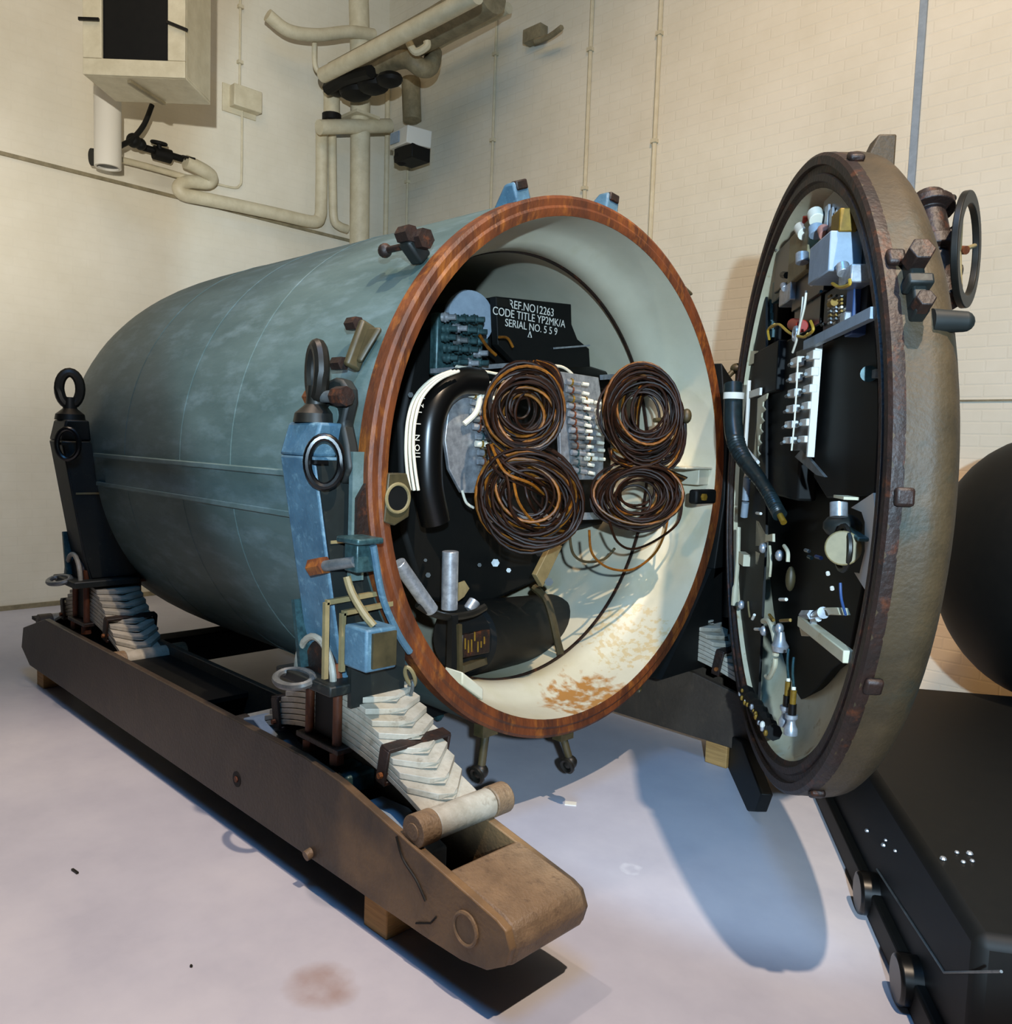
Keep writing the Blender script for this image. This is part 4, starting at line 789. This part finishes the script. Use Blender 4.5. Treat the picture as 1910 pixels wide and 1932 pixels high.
bm = BM(); rod(bm, lq(1778, 512, .38), lq(1804, 512, .42), .008); lathe(bm, [(0, 0), (0, .022), (.014, .022), (.014, 0)], lq(1804, 512, .42), -LG, 20); part('knob', 'dark_metal', t, bm)
bm = BM(); tube(bm, [lq(1772, 535, .38), lq(1798, 532, .42), lq(1798, 558, .42), lq(1785, 566, .4)], .008, 8, smooth=False); part('guard_loop', 'dark_metal', t, bm)
# ---- equipment mounted inside the lid
def lbox(x0, y0, x1, y1, dep, th, rot=0.0):
    """box lying in the lid whose front face spans the given region"""
    a, b, c_ = lq(x0, y0, dep), lq(x1, y1, dep), lq((x0+x1)/2, (y0+y1)/2, dep)
    w_ = abs((b-a).dot(LT)); h_ = abs((b-a).z); u_, v_ = LT*math.cos(rot)+UZ*math.sin(rot), UZ*math.cos(rot)-LT*math.sin(rot)
    bm = BM(); box(bm, c_-LG*(th/2), (max(w_, .008), max(h_, .008), th), (u_, v_, -LG)); return bm
def lrod(x0, y0, x1, y1, dep, r_, seg=12, r2=None, dep2=None): bm = BM(); rod(bm, lq(x0, y0, dep), lq(x1, y1, dep if dep2 is None else dep2), r_, r2, seg); return bm
t = thing('electronics_chassis', 'crowded chassis of relays, transformers and capacitors in the upper part of the lid', 'electronics', lq(1540, 640, .1))
bm = BM(); prism(bm, [lq(x, y, .12) for x, y in ((1455, 560), (1500, 450), (1550, 385), (1600, 390), (1635, 500), (1648, 590), (1520, 655), (1420, 660))], -LG*.04); part('back_plate', 'black_paint', t, bm, .004)
for nm, m_, a in (('black_relay_case', 'black_gloss', (1553, 378, 1606, 435, .02, .08)), ('yellow_capacitor', 'brass', (1569, 407, 1583, 436, -.03, .05)), ('transformer', 'tan_part', (1490, 448, 1520, 508, .0, .10)),
                  ('grey_can', 'grey_paint', (1528, 468, 1562, 510, -.05, .12)), ('relay', 'black_gloss', (1546, 443, 1576, 468, .0, .10)), ('blue_capacitor', 'blue_part', (1577, 445, 1590, 471, .02, .05)),
                  ('terminal_block', 'black_gloss', (1464, 476, 1490, 528, .02, .08)), ('silver_can', 'bare_metal', (1583, 513, 1604, 532, -.02, .08)), ('small_can', 'bare_metal', (1471, 547, 1490, 565, .0, .06)),
                  ('small_can', 'teal_part', (1458, 533, 1472, 560, .03, .05)), ('mounting_plate', 'grey_paint', (1536, 530, 1566, 562, .06, .01)), ('resistor_board', 'dark_metal', (1556, 552, 1596, 618, .03, .05)),
                  ('side_bar', 'blue_part', (1599, 535, 1606, 630, .02, .05)), ('white_shard', 'bare_metal', (1585, 592, 1592, 622, .0, .02)), ('black_module', 'black_gloss', (1496, 515, 1552, 548, .02, .09)),
                  ('black_module', 'black_gloss', (1500, 560, 1545, 610, .03, .09)), ('black_module', 'black_paint', (1606, 470, 1635, 590, .04, .06)), ('white_tag', 'white_label', (1556, 448, 1563, 452, -.01, .01)),
                  ('white_tag', 'white_label', (1528, 529, 1538, 533, -.01, .01))):
    part(nm, m_, t, lbox(*a), .004)
for k in range(3): part('heat_fin', 'bare_metal', t, lbox(1558+k*8, 390+k*5, 1560+k*8, 434, .010, .008))
for x0, y0, x1, y1, d_, r_, m_, nm in ((1538, 402, 1542, 416, .0, .025, 'white_sleeve', 'valve'), (1510, 430, 1518, 442, .0, .022, 'white_sleeve', 'valve'), (1532, 408, 1528, 436, .03, .03, 'red_part', 'red_coil'),
                                       (1514, 478, 1514, 496, -.02, .022, 'bare_metal', 'electrolytic_can'), (1540, 428, 1541, 444, .0, .024, 'grey_paint', 'electrolytic_can'), (1553, 432, 1557, 444, .0, .018, 'pink_part', 'pink_capacitor'),
                                       (1590, 500, 1592, 516, -.02, .018, 'bare_metal', 'electrolytic_can'), (1566, 482, 1567, 495, .0, .012, 'bare_metal', 'valve'), (1478, 538, 1481, 545, .0, .012, 'bare_metal', 'valve')):
    part(nm, m_, t, lrod(x0, y0, x1, y1, d_, r_, 14), .002)
random.seed(21)
for i in range(8):
    for j in range(3): part('resistor', random.choice(['bare_metal', 'brass', 'white_sleeve', 'dull_metal']), t, lrod(1564+j*10, 560+i*7.2, 1569+j*10, 557.5+i*7.2, .018, .0042, 6))
for i in range(34):
    x, y = random.uniform(1462, 1625), random.uniform(440, 640)
    part('component', random.choice(['teal_part', 'dark_metal', 'brass', 'bare_metal', 'black_gloss', 'olive_steel', 'dull_metal']), t, lrod(x, y, x+random.uniform(-8, 8), y+random.uniform(-8, 8), random.uniform(.0, .08), random.uniform(.004, .014), 8))
for i in range(4): part('component', 'white_sleeve', t, lrod(1590-i, 470+i*13, 1595-i, 474+i*13, .0, .008, 8))
part('shelf_edge', 'grey_paint', t, (lambda bm: bar(bm, lq(1522, 652, .0), lq(1650, 590, .0), .02, .03))(BM()))
part('red_cap', 'red_part', t, lrod(1497, 612, 1514, 615, .0, .022), .003)
part('silver_union', 'bare_metal', t, (lambda bm: ring(bm, lq(1502, 630, -.02), LG, .02, .009, 16, 6))(BM()))
for pts in (((1456, 618), (1470, 612), (1490, 628), (1515, 636), (1525, 630)), ((1452, 640), (1450, 622), (1462, 612)), ((1525, 632), (1535, 622), (1530, 606)), ((1571, 535), (1585, 542), (1603, 537), (1604, 527))):
    bm = BM(); tube(bm, [lq(x, y, -.02) for x, y in pts], .005, 6); part('lead', 'yellow_wire', t, bm)
for pts in (((1516, 560), (1512, 600), (1504, 640), (1496, 665)), ((1522, 548), (1518, 580), (1510, 612))):
    bm = BM(); tube(bm, [lq(x, y, -.02) for x, y in pts], .004, 6); part('lead', 'white_sleeve', t, bm)
t = thing('plug_rack', 'black ribbed rack at the left edge of the lid electronics', 'electronics', lq(1455, 600, .05))
bm = lbox(1432, 560, 1462, 650, .06, .05); part('case', 'black_paint', t, bm, .004)
for k in range(5): part('rib', 'teal_part', t, lbox(1436+k*1.2, 572+k*15, 1452+k*1.2, 576+k*15, .05, .02))
# clip strip
t = thing('terminal_strip', 'upright silver strip carrying two columns of white clips, in the middle of the lid', 'terminal strip', lq(1520, 850, .05))
bm = BM(); prism(bm, [lq(x, y, .03) for x, y in ((1503, 664), (1545, 646), (1527, 850), (1496, 850))], -LG*.012); part('strip', 'dull_metal', t, bm)
bm = BM(); bar(bm, lq(1545, 648, .02), lq(1529, 862, .02), .022, .016); part('edge_bar', 'white_label', t, bm)
bm = BM(); prism(bm, [lq(x, y, .02) for x, y in ((1500, 862), (1512, 848), (1556, 900), (1540, 896))], -LG*.01); part('foot_plate', 'dull_metal', t, bm)
for i in range(6):
    for (x, y) in ((1498-i*2.8, 684+i*29.5), (1528-i*3.2, 672+i*31.5)):
        bm = lbox(x-6, y-7, x+6, y+5, .0, .025); p = part('clip', 'white_label', t, bm, .003)
        bm = lrod(x-9, y+5, x-4, y+2, -.005, .006, 8); part('clip_screw', 'dull_metal', p, bm)
bm = BM(); tube(bm, [lq(x, y, -.01) for x, y in ((1506, 680), (1503, 740), (1499, 800), (1494, 850))], .003, 6); part('wire', 'white_sleeve', t, bm)
t = thing('instrument_panel', 'large black panel filling the right middle of the lid', 'panel', lq(1600, 900, .06))
bm = BM(); prism(bm, [lq(x, y, .06) for x, y in ((1548, 652), (1650, 600), (1657, 700), (1658, 800), (1650, 935), (1560, 940), (1535, 900))], -LG*.05); part('door', 'black_paint', t, bm, .006)
part('gauge', 'teal_part', t, lrod(1640, 705, 1641, 706, .03, .022, 16, dep2=.07)); part('latch', 'dull_metal', t, lbox(1646, 698, 1652, 712, .03, .03))
t = thing('dark_lining_sheet', 'thin black sheet added to darken the hinge side of the lid interior', 'panel', lq(1400, 1150, .03))
bm = BM(); prism(bm, [lq(x, y, .03) for x, y in ((1413, 640), (1445, 560), (1445, 1000), (1430, 1330), (1404, 1290), (1392, 1150), (1388, 1000), (1394, 800))], -LG*.01); part('sheet', 'black_paint', t, bm)  # sheet added over the cream liner to darken the hinge side
t = thing('control_box', 'tall black box behind the hose on the hinge side of the lid', 'box', lq(1440, 800, .03))
part('case', 'black_paint', t, lbox(1446, 650, 1500, 930, .05, .07), .01); part('rear_panel', 'black_paint', t, lbox(1408, 600, 1450, 900, .09, .03), .004); part('upper_case', 'black_paint', t, lbox(1422, 664, 1462, 735, .02, .07), .006)
bm = BM(); tube(bm, [lq(x, y, .0) for x, y in ((1414, 718), (1411, 780), (1407, 845), (1420, 862), (1430, 872))], .009, 8, smooth=False); part('white_rod', 'white_label', t, bm)
part('tab', 'white_label', t, lbox(1414, 738, 1433, 745, .0, .01))
pts = [(1436, 748), (1448, 740)]; pr = [(1448, 742)]
for k in range(6): pr += [(1446-k*2.5, 752+k*21), (1440-k*2.5, 758+k*21), (1439-k*2.5, 766+k*21)]
pr += [(1432, 880), (1422, 860), (1428, 800), (1430, 752)]
bm = BM(); prism(bm, [lq(x, y, .01) for x, y in pr], -LG*.006); part('notched_strip', 'lid_cream', t, bm)
bm = BM(); prism(bm, [lq(x, y, .02) for x, y in ((1410, 662), (1431, 662), (1428, 682), (1412, 690))], -LG*.006); part('card', 'lid_cream', t, bm)
# hose
t = thing('flexible_hose', 'ribbed black-green hose curving from the hinge side into the lid, white band at its top', 'hose', lq(1470, 970, .0))
pts = [lq(x, y, d_) for x, y, d_ in ((1384, 725, -.08), (1384, 752, -.08), (1384, 800, -.08), (1390, 838, -.07), (1405, 868, -.05), (1430, 900, -.02), (1450, 930, .0), (1463, 955, .01), (1472, 972, .02))]
bm = BM(); tube(bm, pts, .040, 16, 12, rf=lambda u, r_: (r_-.014*min(1, max(0, (u-.3)/.4)))*(1+.06*(1 if int(u*105) % 2 else -1)*(u > .35))); part('hose', 'rubber_hose', t, bm)
q = lq(1385, 747, -.08); bm = BM(); lathe(bm, [(-.014, .040), (-.014, .045), (.014, .045), (.014, .040)], q, (0, 0, 1), 24, closed_prof=True); part('band', 'white_label', t, bm)
bm = BM(); rod(bm, pts[-2], pts[-1]+(pts[-1]-pts[-2])*.8, .012); part('ferrule', 'brass', t, bm)
# grey tubes beneath the hose
t = thing('sight_tube', 'pale grey upright tube in two lengths beneath the hose in the lid', 'tube', lq(1408, 975, .0))
part('tube', 'grey_paint', t, lrod(1410, 902, 1407, 944, .0, .016)); part('tube', 'grey_paint', t, lrod(1407, 948, 1404, 975, .0, .016)); part('tip', 'white_label', t, lrod(1408, 893, 1410, 902, .0, .006, r2=.016))
t = thing('edge_rail', 'long pale curved rail along the lower hinge edge of the lid', 'rail', lq(1390, 1130, .0))
bm = BM(); tube(bm, [lq(x, y, .0) for x, y in ((1394, 995), (1393, 1050), (1390, 1090), (1387, 1125), (1386, 1142))], .010, 8, rf=lambda u, r_: r_*(1+.5*(u > .6))); part('rail', 'lid_cream', t, bm)
part('block', 'lid_cream', t, lbox(1394, 1040, 1402, 1068, .0, .03))
t = thing('lower_fittings', 'scatter of small silver and cream fittings in the dark lower half of the lid', 'fittings', lq(1480, 1100, .1))
bm = BM(); prism(bm, [lq(x, y, .14) for x, y in ((1396, 880), (1600, 925), (1640, 940), (1632, 1080), (1600, 1240), (1570, 1262), (1540, 1300), (1500, 1330), (1460, 1300), (1412, 1310), (1396, 1230), (1390, 1100))], -LG*.03); part('back_plate', 'black_paint', t, bm, .004)
for x, y in ((1440, 1034), (1471, 1048), (1399, 1141), (1442, 1190), (1471, 1186)):
    bm = BM(); ball(bm, lq(x, y, .0), .016, (1, 1, 1.3), 12); part('ball_fitting', 'bare_metal', t, bm)
bm = BM(); prism(bm, [lq(x, y, .03) for x, y in ((1427, 982), (1432, 984), (1446, 1010), (1458, 1007), (1458, 1022), (1447, 1020), (1438, 1030), (1426, 1030))], -LG*.01); part('bracket', 'lid_cream', t, bm)
bm = BM(); prism(bm, [lq(x, y, .03) for x, y in ((1426, 1040), (1434, 1044), (1430, 1066), (1426, 1064))], -LG*.01); part('bracket', 'lid_cream', t, bm)
for pts, r_, m_ in ((((1453, 1030), (1455, 1060), (1453, 1088)), .005, 'lid_cream'), (((1480, 1030), (1487, 1042), (1487, 1060)), .007, 'lid_cream'), (((1412, 1135), (1413, 1150), (1415, 1164)), .004, 'tan_part'), (((1586, 1100), (1588, 1130), (1596, 1160)), .004, 'blue_part'),
                    (((1441, 1172), (1452, 1172), (1461, 1195), (1465, 1222), (1464, 1236)), .012, 'lid_cream'), (((1464, 1242), (1462, 1258), (1452, 1278), (1446, 1276)), .009, 'lid_cream')):
    bm = BM(); tube(bm, [lq(x, y, .0) for x, y in pts], r_, 8); part('tube', m_, t, bm)
bm = BM(); ball(bm, lq(1492, 1092, .03), .035, (.5, .5, 1.3), 14); part('olive_bulb', 'olive_steel', t, bm)
bm = BM(); lathe(bm, [(0, 0), (0, .012), (.03, .018), (.05, .030), (.07, .026), (.07, 0)], lq(1474, 1192, .0), V((0, 0, -1)), 18); part('bell_fitting', 'bare_metal', t, bm)
for x, y, x1, y1, m_ in ((1472, 1131, 1484, 1131, 'white_label'), (1428, 968, 1436, 969, 'white_label'), (1452, 1160, 1460, 1170, 'brass'), (1473, 1171, 1492, 1170, 'brass'), (1562, 1080, 1563, 1084, 'white_label'), (1570, 1108, 1571, 1112, 'white_label'), (1526, 1050, 1532, 1053, 'teal_part'), (1540, 1050, 1550, 1053, 'blue_part'), (1520, 1038, 1527, 1040, 'dull_metal'), (1425, 1187, 1434, 1187, 'white_label'), (1420, 1168, 1424, 1160, 'white_label')):
    part('ferrule', m_, t, lrod(x, y, x1, y1, .0, .006, 8))
# side valve
t = thing('pressure_regulator', 'dark regulator with a silver neck and round tan cap, right side of the lid', 'valve', lq(1590, 1000, .05))
part('neck', 'bare_metal', t, lrod(1583, 948, 1583, 975, .0, .024, 16)); part('collar', 'lid_cream', t, lbox(1573, 936, 1592, 940, -.01, .04))
bm = BM(); ball(bm, lq(1590, 993, .04), .055, (1, 1, .7), 14); part('body', 'casing_dark', t, bm); part('flange', 'teal_part', t, lbox(1558, 992, 1618, 1003, .02, .03, .1), .004)
part('cap', 'tan_part', t, lrod(1592, 1034, 1591, 1034, .04, .048, 28, dep2=-.005), .004)
bm = BM(); ring(bm, lq(1591, 1034, .01), LG, .062, .008, 28, 6); part('cap_ring', 'dark_metal', t, bm)
bm = BM(); prism(bm, [lq(x, y, .05) for x, y in ((1606, 958), (1648, 930), (1651, 960), (1648, 1030), (1632, 1112), (1612, 1080), (1622, 1082), (1632, 1040), (1632, 985), (1626, 966))], -LG*.008); solo(bm, 'torn_sheet', 'white_label', 'torn white sheet lining the right edge of the lid beside the regulator', 'sheet')
# angle arm and blocks
t = thing('angle_arm', 'pale angled arm slanting down to the right in the lower part of the lid', 'bracket', lq(1550, 1200, .0))
bm = BM(); bar(bm, lq(1514, 1172, .0), lq(1602, 1240, .0), .03, .035); part('arm', 'lid_cream', t, bm, .003)
bm = BM(); prism(bm, [lq(x, y, .0) for x, y in ((1505, 1170), (1520, 1176), (1544, 1200), (1512, 1200))], -LG*.02); part('end_plate', 'lid_cream', t, bm, .002)
t = thing('pipe_union', 'silver pipe union with a small cream block above the pale arm', 'fitting', lq(1530, 1160, .0))
part('nut', 'bare_metal', t, lrod(1517, 1160, 1533, 1160, .0, .016, 6)); part('nut', 'bare_metal', t, lrod(1536, 1162, 1554, 1156, .0, .010, 12, r2=.018))
bm = BM(); prism(bm, [lq(x, y, .0) for x, y in ((1550, 1149), (1556, 1146), (1580, 1146), (1585, 1160), (1563, 1160), (1558, 1151))], -LG*.03); part('block', 'lid_cream', t, bm, .002)
bm = BM(); tube(bm, [lq(x, y, .0) for x, y in ((1536, 1178), (1535, 1170), (1545, 1167))], .010, 8); part('elbow', 'bare_metal', t, bm)
# two hanging plugs
for k, (x, y, lab) in enumerate(((1488, 1280, 'gold-tipped plug hanging in the bottom of the lid, left and upper of the two'), (1498, 1296, 'gold-tipped plug hanging in the bottom of the lid, right and lower of the two'))):
    t = thing('hanging_plug', lab, 'plug', lq(x-4, y+85, -.02), 'gold-tipped plugs in the bottom of the lid')
    part('tip', 'white_sleeve', t, lrod(x, y, x, y+6, -.02, .007)); part('gold_barrel', 'brass', t, lrod(x, y+6, x-2, y+32, -.02, .010)); part('grip', 'black_gloss', t, lrod(x-2, y+32, x-3, y+52, -.02, .013))
    bm = BM(); a, b = lq(x-4, y+52, -.02), lq(x-6, y+90, -.02); L_ = (b-a).length
    lathe(bm, [(0, 0), (0, .020), (.012, .020), (.02, .013), (L_*.45, .014), (L_*.7, .022), (L_, .022), (L_, 0)], a, b-a, 18); part('socket', 'bare_metal', t, bm)
    bm = BM(); tube(bm, [lq(x, y, -.02), lq(x-2, y-30, -.01), lq(x, y-55, .0)], .0045, 6); part('cable', 'teal_part', t, bm)
t = thing('bead_cable', 'dark knobbly cable with silver beads lying along the lower left of the lid', 'cable', lq(1460, 1382, .0))
P = [lq(x, y, -.01) for x, y in ((1408, 1305), (1422, 1325), (1436, 1345), (1448, 1365), (1460, 1382))]
bm = BM(); tube(bm, P, .026, 8, rf=lambda u, r_: r_*(1+.25*math.sin(u*40))); part('sheath', 'black_paint', t, bm)
random.seed(4)
for k in range(14):
    u = k/13; q = P[0].lerp(P[-1], u)+LG*.028+LT*random.uniform(-.03, .03)+UZ*random.uniform(-.01, .03); bm = BM(); ball(bm, q, random.uniform(.005, .010), (1, 1, 1.5), 8); part('bead', random.choice(['bare_metal', 'bare_metal', 'brass', 'white_label']), t, bm)

# ================================================================ black exhibit on the right
t = thing('display_trolley', 'low black trolley filling the bottom right corner', 'trolley', (-.2, 3.4, 0))
F1, F2 = at(1548, 1530, 2, 0), at(1712, 1905, 2, 0); d_ = (F2-F1).normalized(); nrm_ = V((-d_.y, d_.x, 0)); 
if nrm_.x < 0: nrm_ = -nrm_
F0 = F1-d_*.6; F3 = F2+d_*.35
bm = BM(); prism(bm, [F0+V((0, 0, .03))+nrm_*.03, F3+V((0, 0, .03))+nrm_*.03, F3+nrm_*1.5+V((0, 0, .03)), F0+nrm_*1.5+V((0, 0, .03))], (0, 0, .40)); part('chassis', 'black_paint', t, bm, .03)
bm = BM(); prism(bm, [F0+V((0, 0, .0)), F3+V((0, 0, .0)), F3+nrm_*.08, F0+nrm_*.08], (0, 0, .10)); part('side_rail', 'black_paint', t, bm, .01)
for u in (.62, .98):
    q = F1.lerp(F2, u); bm = BM(); rod(bm, q+V((0, 0, .07))-nrm_*.03, q+V((0, 0, .07))+nrm_*.12, .07, seg=28); part('wheel', 'black_gloss', t, bm, .01)
def tr(px, py):
    dd_ = fw+rt*((px-955)/FPX)-up*((py-966)/FPX); c0 = V((0, 0, H)); pl = F1+nrm_*.028
    a_ = c0+dd_*((pl-c0).dot(nrm_)/dd_.dot(nrm_)); return a_ if a_.z < .425 else at(px, py, 2, .432)
bm = BM(); e0, e1, e2 = [tr(x, y) for x, y in ((1655, 1640), (1782, 1835), (1890, 1833))]
tube(bm, [e0, e1, e2], .0035, 6, smooth=False); part('trim_wire', 'dull_metal', t, bm)
for k, (x, y) in enumerate(((1637, 1567), (1672, 1585), (1668, 1594), (1690, 1605), (1780, 1620), (1806, 1608), (1830, 1610), (1835, 1624), (1640, 1654), (1818, 1626))):
    q = tr(x, y); bm = BM(); ball(bm, q, .007 if k % 2 else .010, (1, 1, .7), 8); part('stud', 'bare_metal', t, bm)  # bright balls stand in for highlights on the trolley
q = at(1972, 1072, 1, 4.6); dpt = (q-V((0, 0, H))).dot(fw); t = thing('dark_drum', 'rounded black casing at the right edge, standing on the trolley', 'drum', V((q.x, q.y, .43)))
rr_, nn_ = 250/FPX*dpt, 172/FPX*dpt
bm = BM(); lathe(bm, [(-nn_*math.cos(PI/2*i/12), rr_*math.sin(PI/2*i/12)) for i in range(13)]+[(.7, rr_), (.72, rr_*.98), (.72, 0)], q, rt, 48); part('body', 'black_paint', t, bm)
bm = BM(); ring(bm, q+rt*.02, rt, rr_, .012, 48, 6); part('band', 'dark_metal', t, bm)
bm = BM(); c = q+rt*.35; box(bm, (c.x, c.y, (.43+q.z-rr_*.9)/2), (.35, .35, max(.05, q.z-rr_*.9-.43))); part('saddle', 'black_paint', t, bm, .02)
